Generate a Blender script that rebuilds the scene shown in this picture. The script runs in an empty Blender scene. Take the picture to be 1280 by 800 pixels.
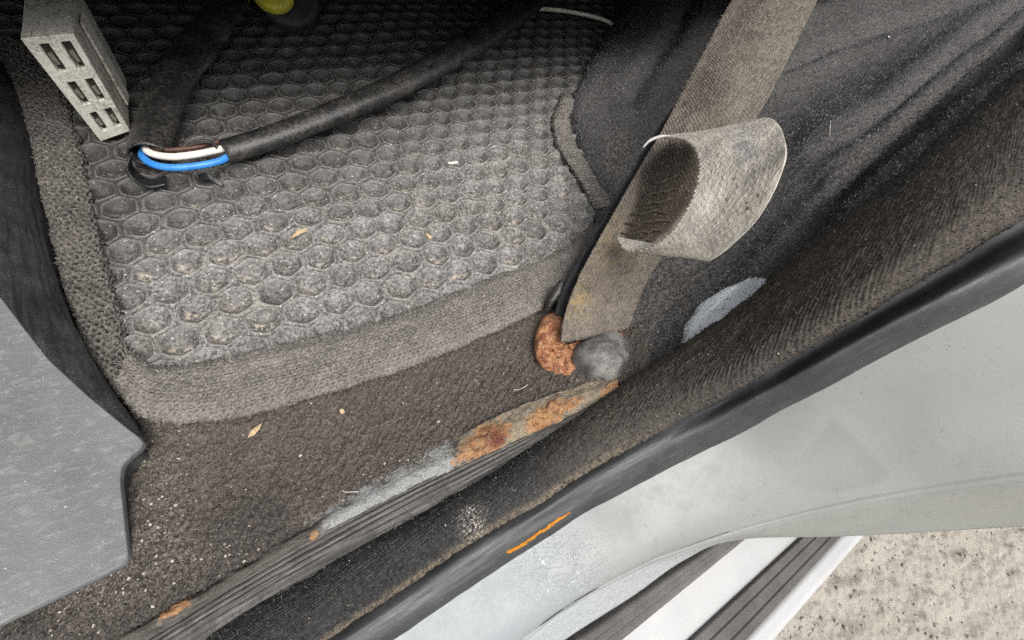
import bpy, math, random
import numpy as np
from mathutils import Matrix, Vector
random.seed(5)
RNG = np.random.default_rng(11)
C = bpy.context.scene.collection

# ------------------------------------------------------------------ camera, world, sun, exposure
FPX, CAMZ = 560.0, 0.239
CR = np.array([[0.85626, 0.30617, -0.41604], [-0.47006, 0.79577, -0.38182], [0.21417, 0.5225, 0.8253]])
CAM = np.array([0, 0, CAMZ])
cd = bpy.data.cameras.new('camera'); cam = bpy.data.objects.new('camera', cd); C.objects.link(cam)
cd.sensor_width = 36.0; cd.lens = FPX / 1280 * 36.0; cd.clip_start = 0.005; cd.clip_end = 100
m4 = Matrix([list(r) + [0] for r in CR.tolist()] + [[0, 0, 0, 1]]).to_3x3().normalized().to_4x4()
m4.translation = Vector(CAM); cam.matrix_world = m4
bpy.context.scene.camera = cam
SUN_ELEV, SUN_AZ = math.radians(62), math.radians(-92)      # azimuth of the sun measured from +X
w = bpy.data.worlds.new('World'); bpy.context.scene.world = w; w.use_nodes = True
wn = w.node_tree.nodes; bg = wn['Background']
sky = wn.new('ShaderNodeTexSky'); sky.sky_type = 'NISHITA'; sky.sun_disc = False
sky.sun_elevation = SUN_ELEV; sky.sun_rotation = math.pi / 2 - SUN_AZ
sky.dust_density = 6.0; sky.air_density = 1.0; sky.ozone_density = 0.6
hs = wn.new('ShaderNodeHueSaturation'); hs.inputs['Saturation'].default_value = .3       # hazy white sky
w.node_tree.links.new(sky.outputs[0], hs.inputs['Color']); w.node_tree.links.new(hs.outputs[0], bg.inputs[0]); bg.inputs[1].default_value = 0.10
ld = bpy.data.lights.new('sun', 'SUN'); ld.energy = 1.5; ld.angle = math.radians(35); ld.color = (1, 0.96, 0.90)
sun = bpy.data.objects.new('sun', ld); C.objects.link(sun)
sd = Vector((math.cos(SUN_ELEV) * math.cos(SUN_AZ), math.cos(SUN_ELEV) * math.sin(SUN_AZ), math.sin(SUN_ELEV)))
sun.rotation_euler = sd.to_track_quat('Z', 'Y').to_euler(); sun.location = sd * 2
vs = bpy.context.scene.view_settings
vs.view_transform = 'Standard'; vs.look = 'None'; vs.gamma = 1.0; vs.use_curve_mapping = False; vs.exposure = 0.75
bpy.context.scene.cycles.use_denoising = False      # keeps the fine grain of dust and fibres

# ------------------------------------------------------------------ geometry helpers
def ray(u, v): return CR @ np.array([(u - 640) / FPX, -(v - 400) / FPX, -1.0])
def P(u, v, z): d = ray(u, v); return CAM + d * ((z - CAMZ) / d[2])          # point of height z
def PY(u, v, y): d = ray(u, v); return CAM + d * (y / d[1])
def pix(G):
    c = (np.asarray(G) - CAM) @ CR
    q = np.maximum(-c[..., 2], 1e-4)
    return 640 + FPX * c[..., 0] / q, 400 - FPX * c[..., 1] / q
def crom(pts, n):                                                            # Catmull-Rom through points, n samples by length
    p = np.asarray(pts, float)
    if len(p) == 2: t = np.linspace(0, 1, n)[:, None]; return p[0] * (1 - t) + p[1] * t
    q = np.vstack([2 * p[0] - p[1], p, 2 * p[-1] - p[-2]])
    out = []
    for i in range(1, len(q) - 2):
        t = np.linspace(0, 1, 24, endpoint=False)[:, None]
        a, b, c, d = q[i - 1], q[i], q[i + 1], q[i + 2]
        out.append(.5 * (2 * b + (c - a) * t + (2 * a - 5 * b + 4 * c - d) * t ** 2 + (3 * b - a - 3 * c + d) * t ** 3))
    o = np.vstack(out + [p[-1:]])
    s = np.r_[0, np.cumsum(np.linalg.norm(np.diff(o, axis=0), axis=1))]
    k = np.linspace(0, s[-1], n)
    return np.stack([np.interp(k, s, o[:, j]) for j in range(o.shape[1])], 1)
def W(row): return [P(*r) for r in row]
def loft(rows, nu, nv, world=False):
    R = np.stack([crom(r if world else W(r), nu) for r in rows])             # rows,nu,3
    return np.stack([crom(R[:, i], nv) for i in range(nu)], 1)                # nv,nu,3
def normals(G):
    a = np.gradient(G, axis=1); b = np.gradient(G, axis=0)
    n = np.cross(a, b); n /= np.linalg.norm(n, axis=-1, keepdims=True) + 1e-12
    if ((CAM - G) * n).sum(-1).mean() < 0: n = -n
    return n
def guv(G):                                                                  # metric uv in mm
    du = np.linalg.norm(np.diff(G, axis=1), axis=-1).mean(0); dv = np.linalg.norm(np.diff(G, axis=0), axis=-1).mean(1)
    U, V = np.meshgrid(np.r_[0, np.cumsum(du)], np.r_[0, np.cumsum(dv)])
    return U * 1000, V * 1000
def hsh(i, j, s):
    h = (i.astype(np.int64) * 374761393 + j.astype(np.int64) * 668265263 + s * 1442695041) & 0x7fffffff
    h = ((h ^ (h >> 13)) * 1274126177) & 0x7fffffff
    return ((h ^ (h >> 16)) & 0xffff) / 65535.0
def vn(x, y, s=0):
    x = np.asarray(x, float); y = np.asarray(y, float)
    i = np.floor(x); j = np.floor(y); a = x - i; b = y - j
    a = a * a * a * (a * (a * 6 - 15) + 10); b = b * b * b * (b * (b * 6 - 15) + 10)
    return ((hsh(i, j, s) * (1 - a) + hsh(i + 1, j, s) * a) * (1 - b) + (hsh(i, j + 1, s) * (1 - a) + hsh(i + 1, j + 1, s) * a) * b) * 2 - 1
def fbm(x, y, s=0, o=4):
    r = 0; k = 1
    for q in range(o): r = r + vn(x * 2 ** q + 17.3 * q, y * 2 ** q - 9.1 * q, s + q) * k; k *= .5
    return r / 1.6
def hsh3(i, j, k, s): return hsh(i + k * 57.0, j - k * 131.0, s)
def vn3(p, s=0):
    i = np.floor(p); f = p - i; f = f * f * f * (f * (f * 6 - 15) + 10); r = 0
    for a in (0, 1):
        for b in (0, 1):
            for c in (0, 1):
                w_ = (f[..., 0] if a else 1 - f[..., 0]) * (f[..., 1] if b else 1 - f[..., 1]) * (f[..., 2] if c else 1 - f[..., 2])
                r = r + w_ * hsh3(i[..., 0] + a, i[..., 1] + b, i[..., 2] + c, s)
    return r * 2 - 1
def fb3(G, per, s=0, o=4):                                                   # fbm in space, period in mm
    r = 0; k = 1.0; p = G * (1000.0 / per)
    for q in range(o): r = r + vn3(p * 2 ** q + 13.7 * q, s + q) * k; k *= .5
    return r / 1.6
def sm(x, a, b): t = np.clip((x - a) / (b - a), 0, 1); return t * t * (3 - 2 * t)
def segd(u, v, pts):                                                         # distance to a polyline
    d = np.full(np.shape(u), 1e9)
    for (x0, y0), (x1, y1) in zip(pts[:-1], pts[1:]):
        L = (x1 - x0) ** 2 + (y1 - y0) ** 2
        t = np.clip(((u - x0) * (x1 - x0) + (v - y0) * (y1 - y0)) / L, 0, 1)
        d = np.minimum(d, np.hypot(u - x0 - t * (x1 - x0), v - y0 - t * (y1 - y0)))
    return d
def inpoly(u, v, poly):
    r = np.zeros(np.shape(u), bool); n = len(poly)
    for i in range(n):
        (x0, y0), (x1, y1) = poly[i], poly[(i + 1) % n]
        if y0 == y1: continue
        c = ((y0 > v) != (y1 > v)) & (u < (x1 - x0) * (v - y0) / (y1 - y0) + x0)
        r ^= c
    return r

# ------------------------------------------------------------------ object helpers
def tag(o, label=None, cat=None, group=None, kind=None):
    for k, x in (('label', label), ('category', cat), ('group', group), ('kind', kind)):
        if x: o[k] = x
    return o
def empty(name, loc, label=None, cat=None, group=None):
    o = bpy.data.objects.new(name, None); C.objects.link(o); o.location = Vector(loc); o.empty_display_size = .01
    bpy.context.view_layer.update()
    return tag(o, label, cat, group)
def mk(name, V, F, mat, parent=None, uv=None, attrs=None, smooth=True, cn=None):
    V = np.asarray(V, float).reshape(-1, 3)
    o0 = np.array([V[:, 0].mean(), V[:, 1].mean(), V[:, 2].min()])
    me = bpy.data.meshes.new(name)
    F = np.asarray(F) if not isinstance(F, list) else F
    if isinstance(F, np.ndarray):
        nf, k = F.shape
        me.vertices.add(len(V)); me.vertices.foreach_set('co', (V - o0).ravel())
        me.loops.add(nf * k); me.loops.foreach_set('vertex_index', F.astype(np.int32).ravel())
        me.polygons.add(nf); me.polygons.foreach_set('loop_start', np.arange(0, nf * k, k, dtype=np.int32))
        me.polygons.foreach_set('loop_total', np.full(nf, k, np.int32))
        me.update(calc_edges=True); me.validate()
    else:
        me.from_pydata((V - o0).tolist(), [], F); me.update()
    me.polygons.foreach_set('use_smooth', np.full(len(me.polygons), smooth, bool))
    if uv is not None:
        l = me.uv_layers.new(name='UVMap'); idx = np.zeros(len(me.loops), np.int32); me.loops.foreach_get('vertex_index', idx)
        l.data.foreach_set('uv', np.asarray(uv, np.float32).reshape(-1, 2)[idx].ravel())
    for k, a in (attrs or {}).items():
        at = me.attributes.new(k, 'FLOAT', 'POINT'); at.data.foreach_set('value', np.asarray(a, np.float32).ravel())
    if cn is not None: me.normals_split_custom_set_from_vertices(np.asarray(cn).reshape(-1, 3).tolist())
    me.materials.append(mat)
    o = bpy.data.objects.new(name, me); C.objects.link(o)
    if parent is not None:
        o.parent = parent; pw = Vector((0, 0, 0)); q = parent
        while q is not None: pw += q.location; q = q.parent
        o.location = Vector(o0) - pw
    else: o.location = Vector(o0)
    return o
def gfaces(nv, nu, keep=None, wrap=False):
    i = np.arange(nv - 1)[:, None] * nu + np.arange(nu - 1 if not wrap else nu)[None]
    j = i + 1
    if wrap: j = np.arange(nv - 1)[:, None] * nu + (np.arange(nu) + 1) % nu
    f = np.stack([i, j, j + nu, i + nu], -1)
    if keep is not None: f = f[keep]
    return f.reshape(-1, 4)
def grid(name, G, mat, parent=None, attrs=None, N=None, solid=0.0, keep=None):
    nv, nu = G.shape[:2]
    F = gfaces(nv, nu, keep)
    n = np.cross(G[1:, :-1] - G[:-1, :-1], G[:-1, 1:] - G[:-1, :-1])
    if (n * (CAM - G[:-1, :-1])).sum() > 0: F = F[:, ::-1]
    U, V = guv(G)
    o = mk(name, G, F, mat, parent, np.stack([U, V], -1), attrs)
    if solid:
        md = o.modifiers.new('thickness', 'SOLIDIFY'); md.thickness = solid; md.offset = -1
    return o
def tube(name, path, rad, mat, parent=None, seg=14, n=60, flat=None, attrs=None, cap=True, world=False, wob=0.0, hollow=False):
    p = crom(path if world else W(path), n)
    r = np.interp(np.linspace(0, 1, n), np.linspace(0, 1, len(rad)), rad) if np.ndim(rad) else np.full(n, rad)
    t = np.gradient(p, axis=0); t /= np.linalg.norm(t, axis=1, keepdims=True)
    up = np.array([0, 0, 1.0]); sd_ = np.cross(t, up); sd_ /= np.linalg.norm(sd_, axis=1, keepdims=True) + 1e-9
    nn = np.cross(sd_, t); th = np.linspace(0, 2 * np.pi, seg, endpoint=False)
    fl = 1.0 if flat is None else np.interp(np.linspace(0, 1, n), np.linspace(0, 1, len(flat)), flat)[:, None]
    s = np.linspace(0, 1, n)
    k = r[:, None] * (1 + wob * fbm(s[:, None] * 14 + 0 * th, th[None] * 1.3 + 0 * s[:, None], 3))
    def ringset(k): return p[:, None] + (np.cos(th) * k)[..., None] * sd_[:, None] + (np.sin(th) * k * fl)[..., None] * nn[:, None]
    V = ringset(k); F = gfaces(n, seg, wrap=True)
    L = np.r_[0, np.cumsum(np.linalg.norm(np.diff(p, axis=0), axis=1))] * 1000
    if hollow:
        Vi = ringset(np.maximum(k - .0012, 1e-4)); V = np.concatenate([V[::1], Vi[::-1]], 0); F = gfaces(2 * n, seg, wrap=True); L = np.r_[L, L[::-1]]
        F = F.tolist(); a = [(2 * n - 1) * seg + i for i in range(seg)]
        F += [[a[i], a[(i + 1) % seg], (i + 1) % seg, i] for i in range(seg)]
    else:
        F = F.tolist()
        if cap: F += [list(range(seg))[::-1], [(n - 1) * seg + i for i in range(seg)]]
    uv = np.stack([np.repeat(L[:, None], seg, 1), np.repeat((th * 5)[None], len(L), 0)], -1)
    return mk(name, V, F, mat, parent, uv, attrs)
def sample(G, n, prob=None):                                                 # random surface points
    nv, nu = G.shape[:2]; N = normals(G)
    A = np.linalg.norm(np.cross(G[1:, :-1] - G[:-1, :-1], G[:-1, 1:] - G[:-1, :-1]), axis=-1)
    c = np.linalg.norm(G[:-1, :-1] - CAM, axis=-1); A = A / c ** 1.6
    if prob is not None: A = A * prob[:-1, :-1]
    k = RNG.choice(A.size, n, p=(A / A.sum()).ravel()); j, i = np.divmod(k, nu - 1)
    a, b = RNG.random((2, n, 1))
    p = G[j, i] * (1 - a) * (1 - b) + G[j, i + 1] * a * (1 - b) + G[j + 1, i] * (1 - a) * b + G[j + 1, i + 1] * a * b
    return p, N[j, i], (j, i)
def fuzz(name, p, nrm, length, width, mat, parent, lean=None, spread=.8, bend=.5):
    n = len(p); d = RNG.normal(size=(n, 3)) * spread + nrm
    if lean is not None: d += lean
    d /= np.linalg.norm(d, axis=1, keepdims=True)
    below = (d * nrm).sum(1, keepdims=True); d += nrm * np.maximum(0, .12 - below)
    L = length * RNG.uniform(.4, 1.2, (n, 1)); side = np.cross(d, CAM - p); side /= np.linalg.norm(side, axis=1, keepdims=True)
    side += RNG.normal(size=(n, 3)) * .3
    bv = RNG.normal(size=(n, 3)) * bend * L * .5
    wv = side * width * .5; m = p + d * L * .5 + bv * .3; e = p + d * L + bv - nrm * L * .25
    V = np.stack([p - wv - nrm * .0002, p + wv - nrm * .0002, m + wv * .9, m - wv * .9, e], 1)
    b = np.arange(n)[:, None] * 5
    F = np.concatenate([b + [0, 1, 2], b + [0, 2, 3], b + [3, 2, 4]], 0)
    rnd = np.repeat(RNG.random(n), 5)
    o = mk(name, V, F, mat, parent, attrs={'rnd': rnd}); o['kind'] = 'stuff'; return o
ICO = None
def rock(cen, r, seed, flat=.6, lev=1):
    import bmesh
    bm = bmesh.new(); bmesh.ops.create_icosphere(bm, subdivisions=lev, radius=1)
    V = np.array([v.co[:] for v in bm.verts]); F = [[v.index for v in f.verts] for f in bm.faces]; bm.free()
    g = np.random.default_rng(seed); V = V * (1 + g.normal(size=(len(V), 1)) * .22) * np.array([1, g.uniform(.5, 1.1), flat])
    a = g.uniform(0, 6.28); R = np.array([[math.cos(a), -math.sin(a), 0], [math.sin(a), math.cos(a), 0], [0, 0, 1]])
    return V @ R.T * r + cen, F
def rocks(name, cens, rads, mat, parent=None, flat=.6):
    VV, FF, rn, b = [], [], [], 0
    for i, (c, r) in enumerate(zip(cens, rads)):
        V, F = rock(c, r, i + 77, flat, 1); VV.append(V); FF.append(np.array(F) + b); b += len(V); rn += [random.random()] * len(V)
    o = mk(name, np.vstack(VV), np.vstack(FF), mat, parent, attrs={'rnd': rn}, smooth=False); o['kind'] = 'stuff'; return o

# ------------------------------------------------------------------ materials
class NT:
    def __init__(s, name, rough=.8, spec=.3, base=(.2, .2, .2)):
        s.m = bpy.data.materials.new(name); s.m.use_nodes = True; s.t = s.m.node_tree; s.b = s.t.nodes['Principled BSDF']
        s.b.inputs['Roughness'].default_value = rough; s.b.inputs['Specular IOR Level'].default_value = spec
        s.b.inputs['Base Color'].default_value = (*base, 1)
        g = s.N('ShaderNodeNewGeometry'); k = s.N('ShaderNodeVectorMath'); k.operation = 'SCALE'; k.inputs[3].default_value = 1000
        s.L(g.outputs['Position'], k.inputs[0]); s.mm = k.outputs[0]      # position in millimetres
        s.uv = s.N('ShaderNodeUVMap').outputs[0]
    def N(s, t): return s.t.nodes.new(t)
    def L(s, a, b): s.t.links.new(a, b)
    def put(s, sock, x):
        if isinstance(x, (int, float)): sock.default_value = x
        elif isinstance(x, tuple): sock.default_value = (*x, 1) if len(x) == 3 and sock.type == 'RGBA' else x
        else: s.L(x, sock)
    def noise(s, per, det=4, rough=.6, co=None, dist=0, stretch=None):          # per = feature period in mm
        n = s.N('ShaderNodeTexNoise'); n.inputs['Scale'].default_value = 1.0 / per; n.inputs['Detail'].default_value = det
        n.inputs['Roughness'].default_value = rough; n.inputs['Distortion'].default_value = dist
        co = co or s.mm
        if stretch:
            mp = s.N('ShaderNodeMapping'); mp.inputs['Scale'].default_value = stretch; s.L(co, mp.inputs[0]); co = mp.outputs[0]
        s.L(co, n.inputs['Vector']); return n.outputs['Fac']
    def voro(s, per, feat='F1', co=None, out='Distance', rnd=1):
        n = s.N('ShaderNodeTexVoronoi'); n.feature = feat; n.inputs['Scale'].default_value = 1.0 / per; n.inputs['Randomness'].default_value = rnd
        s.L(co or s.mm, n.inputs['Vector']); return n.outputs[out]
    def ramp(s, x, *st):
        r = s.N('ShaderNodeMapRange'); r.interpolation_type = 'SMOOTHSTEP'
        for i, v in zip((1, 2, 3, 4), st): r.inputs[i].default_value = v
        if len(st) == 2: r.inputs[3].default_value = 0; r.inputs[4].default_value = 1
        s.L(x, r.inputs[0]); return r.outputs[0]
    def math(s, op, a, b=0.0):
        n = s.N('ShaderNodeMath'); n.operation = op; s.put(n.inputs[0], a); s.put(n.inputs[1], b); return n.outputs[0]
    def mix(s, f, a, b):
        n = s.N('ShaderNodeMix'); n.data_type = 'RGBA'; s.put(n.inputs[0], f); s.put(n.inputs[6], a); s.put(n.inputs[7], b); return n.outputs[2]
    def attr(s, k): n = s.N('ShaderNodeAttribute'); n.attribute_name = k; return n.outputs['Fac']
    def bump(s, h, dist, st=1.0, prev=None):
        n = s.N('ShaderNodeBump'); n.inputs['Distance'].default_value = dist; n.inputs['Strength'].default_value = st
        s.L(h, n.inputs['Height'])
        if prev: s.L(prev, n.inputs['Normal'])
        return n.outputs[0]
    def done(s, col=None, nrm=None, rough=None, metal=None):
        if col is not None: s.put(s.b.inputs['Base Color'], col)
        if nrm is not None: s.L(nrm, s.b.inputs['Normal'])
        if rough is not None: s.put(s.b.inputs['Roughness'], rough)
        if metal is not None: s.put(s.b.inputs['Metallic'], metal)
        return s.m
MAT = {}
def m_fabric(key, c1, c2, c3, fine=1.3, streak=None, bumpd=.0012, specks=.0, rough=.95):
    n = NT(key, rough, .15)
    a = n.noise(14, 5, .65); b = n.noise(fine, 3, .7, stretch=streak); c = n.noise(4, 4, .7)
    col = n.mix(n.ramp(a, .35, .68), c1, c2)
    col = n.mix(n.ramp(b, .35, .75, 0, .75), col, c3)
    col = n.mix(n.ramp(c, .62, .8, 0, .45), col, c3)
    if specks: col = n.mix(n.ramp(n.noise(1.7, 2, .5), .735 - specks, .79 - specks, 0, .85), col, (.42, .40, .37))
    nr = n.bump(n.math('ADD', b, n.math('MULTIPLY', c, .6)), bumpd, 1)
    return n, col, nr
def simple(key, c1, c2, per=8, rough=.6, spec=.4, bd=.0002, fine=.8, dust=None, damt=.6):
    n = NT(key, rough, spec); a = n.noise(per, 5, .65); b = n.noise(fine, 4, .7)
    col = n.mix(n.ramp(a, .35, .68), c1, c2)
    if dust: col = n.mix(n.ramp(n.math('MULTIPLY', n.noise(per * 1.7, 4, .7), b), .2, .42, 0, damt), col, dust)
    MAT[key] = n.done(col, n.bump(b, bd, .8)); return MAT[key]
# rubber mat
n = NT('mat_rubber', .5, .55)
rim, fl, dm = n.attr('rim'), n.attr('floor'), n.attr('dust')
b = n.noise(1.8, 4, .75); a = n.noise(30, 4, .6); c = n.noise(6, 4, .7)
col = n.mix(n.ramp(a, .3, .7), (.028, .028, .029), (.048, .045, .042))
dust = n.mix(n.ramp(n.noise(45, 3, .5), .35, .65), (.43, .43, .42), (.38, .365, .335))
film = n.math('MULTIPLY', n.ramp(c, .25, .75, .35, 1.0), dm)
col = n.mix(n.math('MULTIPLY', film, n.ramp(b, .34, .68, .08, .95)), col, dust)
col = n.mix(n.math('MULTIPLY', n.math('MULTIPLY', rim, n.ramp(dm, 0, .6, .3, .45)), n.ramp(n.noise(4, 4, .7), .3, .65, .15, 1)), col, (.40, .385, .36))
col = n.mix(n.math('MULTIPLY', fl, n.ramp(n.noise(3.2, 4, .65), .46, .6)), col, (.46, .40, .33))
col = n.mix(n.math('MULTIPLY', n.attr('web'), n.math('MULTIPLY', n.ramp(dm, .3, .9), n.ramp(n.noise(26, 4, .7), .53, .66, 0, .55))), col, (.38, .36, .30))
sp = n.ramp(n.noise(1.6, 2, .5), .66, .72)
col = n.mix(n.math('MULTIPLY', sp, n.ramp(dm, 0, .8, .3, .9)), col, (.62, .6, .57))
MAT['rubber_mat'] = n.done(col, n.bump(n.math('ADD', b, n.math('MULTIPLY', c, .8)), .0007, .9), n.ramp(b, .3, .7, .34, .75))
# mat binding
n, col, nr = m_fabric('binding', (.095, .087, .08), (.17, .157, .142), (.33, .31, .285), 1.4, None, .0005, .02)
MAT['binding'] = n.done(n.mix(n.attr('hole'), col, (.028, .026, .025)), nr)
n, col, nr = m_fabric('binding_net', (.045, .042, .039), (.09, .084, .076), (.26, .24, .215), 1.4, None, .0005, .04)
MAT['binding_net'] = n.done(n.mix(n.attr('hole'), col, (.016, .015, .015)), nr)
# brown carpet
n, col, nr = m_fabric('brown_carpet', (.070, .059, .053), (.105, .090, .080), (.17, .150, .135), 1.4, None, .0007, .03)
gr = n.attr('grime'); col = n.mix(n.math('MULTIPLY', gr, .85), col, (.035, .034, .035))
dd = n.math('MULTIPLY', n.attr('dust'), n.ramp(n.noise(1.2, 4, .7), .42, .6)); col = n.mix(n.math('MULTIPLY', dd, .8), col, (.28, .25, .21))
ck = n.ramp(n.math('ADD', n.attr('chalk'), n.math('MULTIPLY', n.math('SUBTRACT', n.noise(2.5, 5, .75), .5), 1.4)), .5, .75); col = n.mix(n.math('MULTIPLY', ck, .6), col, (.30, .285, .265))
MAT['brown_carpet'] = n.done(col, nr)
def m_fibre(key, a, b_):
    n = NT(key, .9, .2); r = n.attr('rnd'); MAT[key] = n.done(n.mix(n.math('POWER', r, 2.0), a, b_)); return MAT[key]
m_fibre('fibre_brown', (.060, .051, .046), (.23, .205, .185)); m_fibre('fibre_grey', (.035, .035, .038), (.30, .30, .305))
m_fibre('fibre_seal', (.025, .025, .026), (.12, .11, .095)); m_fibre('fibre_belt', (.12, .105, .09), (.40, .36, .315)); m_fibre('fibre_bind', (.10, .095, .087), (.42, .40, .37))
# pillar carpet, with the worn patch of pale paint
n, col, nr = m_fabric('pillar_carpet', (.030, .030, .033), (.055, .055, .058), (.145, .143, .142), 1.4, None, .0008, .035)
pm = n.attr('paint'); pmn = n.ramp(n.math('ADD', pm, n.math('MULTIPLY', n.math('SUBTRACT', n.noise(.8, 4, .8), .5), .7)), .42, .6)
col = n.mix(n.math('MULTIPLY', n.attr('dust'), n.ramp(n.noise(2.2, 4, .75), .42, .62)), col, (.20, .185, .165))
col = n.mix(pmn, col, n.mix(n.ramp(n.noise(5, 3, .7), .35, .7), (.84, .91, .97), (.78, .85, .92)))
MAT['pillar_carpet'] = n.done(col, nr)
# seal fabric
n, col, nr = m_fabric('seal_fabric', (.018, .0185, .021), (.034, .034, .036), (.085, .083, .078), 1.4, None, .0006, .0)
br = n.math('MULTIPLY', n.attr('brown'), n.ramp(n.noise(1.6, 5, .75), .33, .62)); col = n.mix(br, col, (.175, .145, .11))
wh = n.math('MULTIPLY', n.attr('white'), n.ramp(n.noise(1.3, 4, .8), .5, .56)); col = n.mix(wh, col, (.42, .38, .33))
sp = n.ramp(n.noise(.8, 1, .5), .745, .78); col = n.mix(n.math('MULTIPLY', sp, .8), col, (.4, .39, .37))
MAT['seal_fabric'] = n.done(col, nr)
# ribbed seal lip
n = NT('seal_lip', .55, .4); b = n.noise(1.0, 4, .7, n.uv, 0, (.025, 1, 1)); c = n.noise(9, 5, .7)
col = n.mix(n.ramp(b, .4, .7), (.05, .049, .047), (.19, .183, .168)); col = n.mix(n.ramp(c, .5, .62, 0, .6), col, (.045, .044, .042))
MAT['seal_lip'] = n.done(col, n.bump(b, .0006, .9))
# bare sill flange: dark grime, chalky paint, rust
n = NT('sill_flange', .75, .3)
b = n.noise(.9, 5, .75); c = n.noise(4, 5, .7); ru = n.attr('rust'); pa = n.attr('paint'); ta = n.attr('tan')
col = n.mix(n.ramp(n.noise(1.0, 5, .7, n.uv, 0, (.12, 1, 1)), .35, .7), (.06, .056, .05), (.20, .185, .16))
pf = n.ramp(n.math('ADD', pa, n.math('MULTIPLY', n.math('SUBTRACT', c, .5), 1.3)), .4, .62); col = n.mix(pf, col, n.mix(n.ramp(b, .3, .7), (.30, .305, .30), (.42, .43, .425)))
tf = n.ramp(n.math('ADD', ta, n.math('MULTIPLY', n.math('SUBTRACT', c, .5), 1.2)), .4, .66); col = n.mix(tf, col, n.mix(n.ramp(b, .35, .7), (.30, .24, .165), (.40, .345, .27)))
rf = n.ramp(n.math('ADD', ru, n.math('MULTIPLY', n.math('SUBTRACT', c, .5), 1.1)), .42, .6)
rc = n.mix(n.ramp(c, .38, .62), n.mix(n.ramp(b, .35, .65), (.18, .07, .035), (.36, .17, .085)), n.mix(n.ramp(b, .4, .7), (.52, .26, .10), (.48, .36, .24)))
rc = n.mix(n.ramp(n.noise(6, 4, .7), .5, .64, 0, .6), rc, (.34, .27, .19)); rc = n.mix(n.attr('redrust'), rc, n.mix(n.ramp(b, .4, .65), (.10, .032, .022), (.30, .12, .075)))
col = n.mix(n.ramp(n.noise(3, 5, .75), .5, .66, 0, .55), col, (.10, .085, .07)); col = n.mix(rf, col, rc); MAT['sill_flange'] = n.done(col, n.bump(n.math('ADD', c, b), .0012, 1))
# rust of the belt bracket
n = NT('rust', .9, .2); a = n.noise(7, 4, .7); b = n.noise(2.4, 5, .8); v = n.noise(1.5, 3, .7)
col = n.mix(n.ramp(a, .38, .6), (.34, .135, .08), (.60, .31, .15)); col = n.mix(n.ramp(b, .5, .68), col, (.72, .46, .31)); col = n.mix(n.ramp(v, .58, .68, 0, .8), col, (.10, .035, .022))
MAT['rust'] = n.done(col, n.bump(n.math('ADD', b, n.math('MULTIPLY', v, .6)), .0022, 1))
# webbing
def webbing(key, c1, c2, c3, WV=.5):
    n = NT(key, .92, .2)
    wv = n.N('ShaderNodeTexWave'); wv.wave_type = 'BANDS'; wv.bands_direction = 'DIAGONAL'; wv.inputs['Scale'].default_value = .22; wv.inputs['Distortion'].default_value = 1.5; wv.inputs['Detail'].default_value = 2
    n.L(n.uv, wv.inputs['Vector']); a = n.noise(16, 5, .7); b = n.noise(2.2, 4, .75, n.uv, 0, (.5, 1, 1))
    col = n.mix(n.ramp(a, .35, .65), c1, c2); col = n.mix(n.ramp(b, .4, .7, 0, .7), col, c3)
    col = n.mix(n.math('MULTIPLY', n.attr('stain'), n.ramp(n.noise(7, 4, .7), .35, .62)), col, (.30, .225, .115))
    col = n.mix(n.math('MULTIPLY', n.attr('soil_shade'), .95), col, (.034, .026, .020))  # brown dirt together with the painted shade of the loop's inside
    col = n.mix(n.math('MULTIPLY', n.attr('grey'), n.ramp(n.noise(9, 4, .7), .4, .6, 0, .8)), col, (.27, .275, .275))
    col = n.mix(n.math('MULTIPLY', n.attr('pit'), n.math('MULTIPLY', n.ramp(n.voro(5.0), .24, .12), n.ramp(n.noise(2.0, 3, .7), .42, .55))), col, (.07, .05, .035))
    col = n.mix(n.ramp(n.noise(26, 5, .7, n.uv, 0, (.35, 1, 1)), .48, .66, 0, .5), col, c1)
    MAT[key] = n.done(col, n.bump(n.math('ADD', n.math('MULTIPLY', wv.outputs['Fac'], WV), n.math('MULTIPLY', b, 1.8)), .0008, .8))
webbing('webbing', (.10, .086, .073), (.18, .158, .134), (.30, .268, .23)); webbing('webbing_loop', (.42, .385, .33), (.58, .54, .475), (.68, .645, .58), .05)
webbing('webbing_inner', (.07, .057, .045), (.10, .084, .068), (.15, .13, .107))
# bolt cap
n = NT('bolt_cap', .5, .4); a = n.noise(9, 5, .7); b = n.noise(.8, 4, .7)
col = n.mix(n.ramp(a, .38, .62), (.09, .09, .088), (.23, .225, .212)); col = n.mix(n.ramp(b, .56, .7, 0, .7), col, (.42, .40, .37)); col = n.mix(n.math('MULTIPLY', n.attr('rub'), n.ramp(b, .3, .5)), col, (.05, .05, .05))
MAT['bolt_cap'] = n.done(col, n.bump(n.math('ADD', a, b), .0004, .7))
# grey plastic trim
n = NT('trim_plastic', .5, .5); a = n.noise(60, 4, .6); b = n.noise(.55, 3, .7); s_ = n.noise(2.4, 5, .75, n.mm, 0, (.35, 1, 1)); c = n.noise(9, 5, .75)
col = n.mix(n.ramp(a, .35, .65), (.118, .124, .128), (.16, .166, .170)); col = n.mix(n.ramp(s_, .5, .72, 0, .55), col, (.30, .305, .30)); col = n.mix(n.ramp(c, .56, .72, 0, .5), col, (.27, .265, .25))
col = n.mix(n.ramp(n.noise(1.1, 2, .5), .735, .76), col, (.55, .54, .52))
MAT['trim_plastic'] = n.done(col, n.bump(n.math('ADD', b, s_), .0003, .8), n.ramp(c, .3, .7, .42, .7))
simple('dark_plastic', (.018, .019, .021), (.032, .033, .035), 20, .55, .4, .0004, .9, (.13, .13, .13), .5)
simple('black_sleeve', (.010, .010, .0105), (.019, .0185, .018), 14, .36, .55, .0006, 2.2, (.12, .112, .10), .45)
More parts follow.
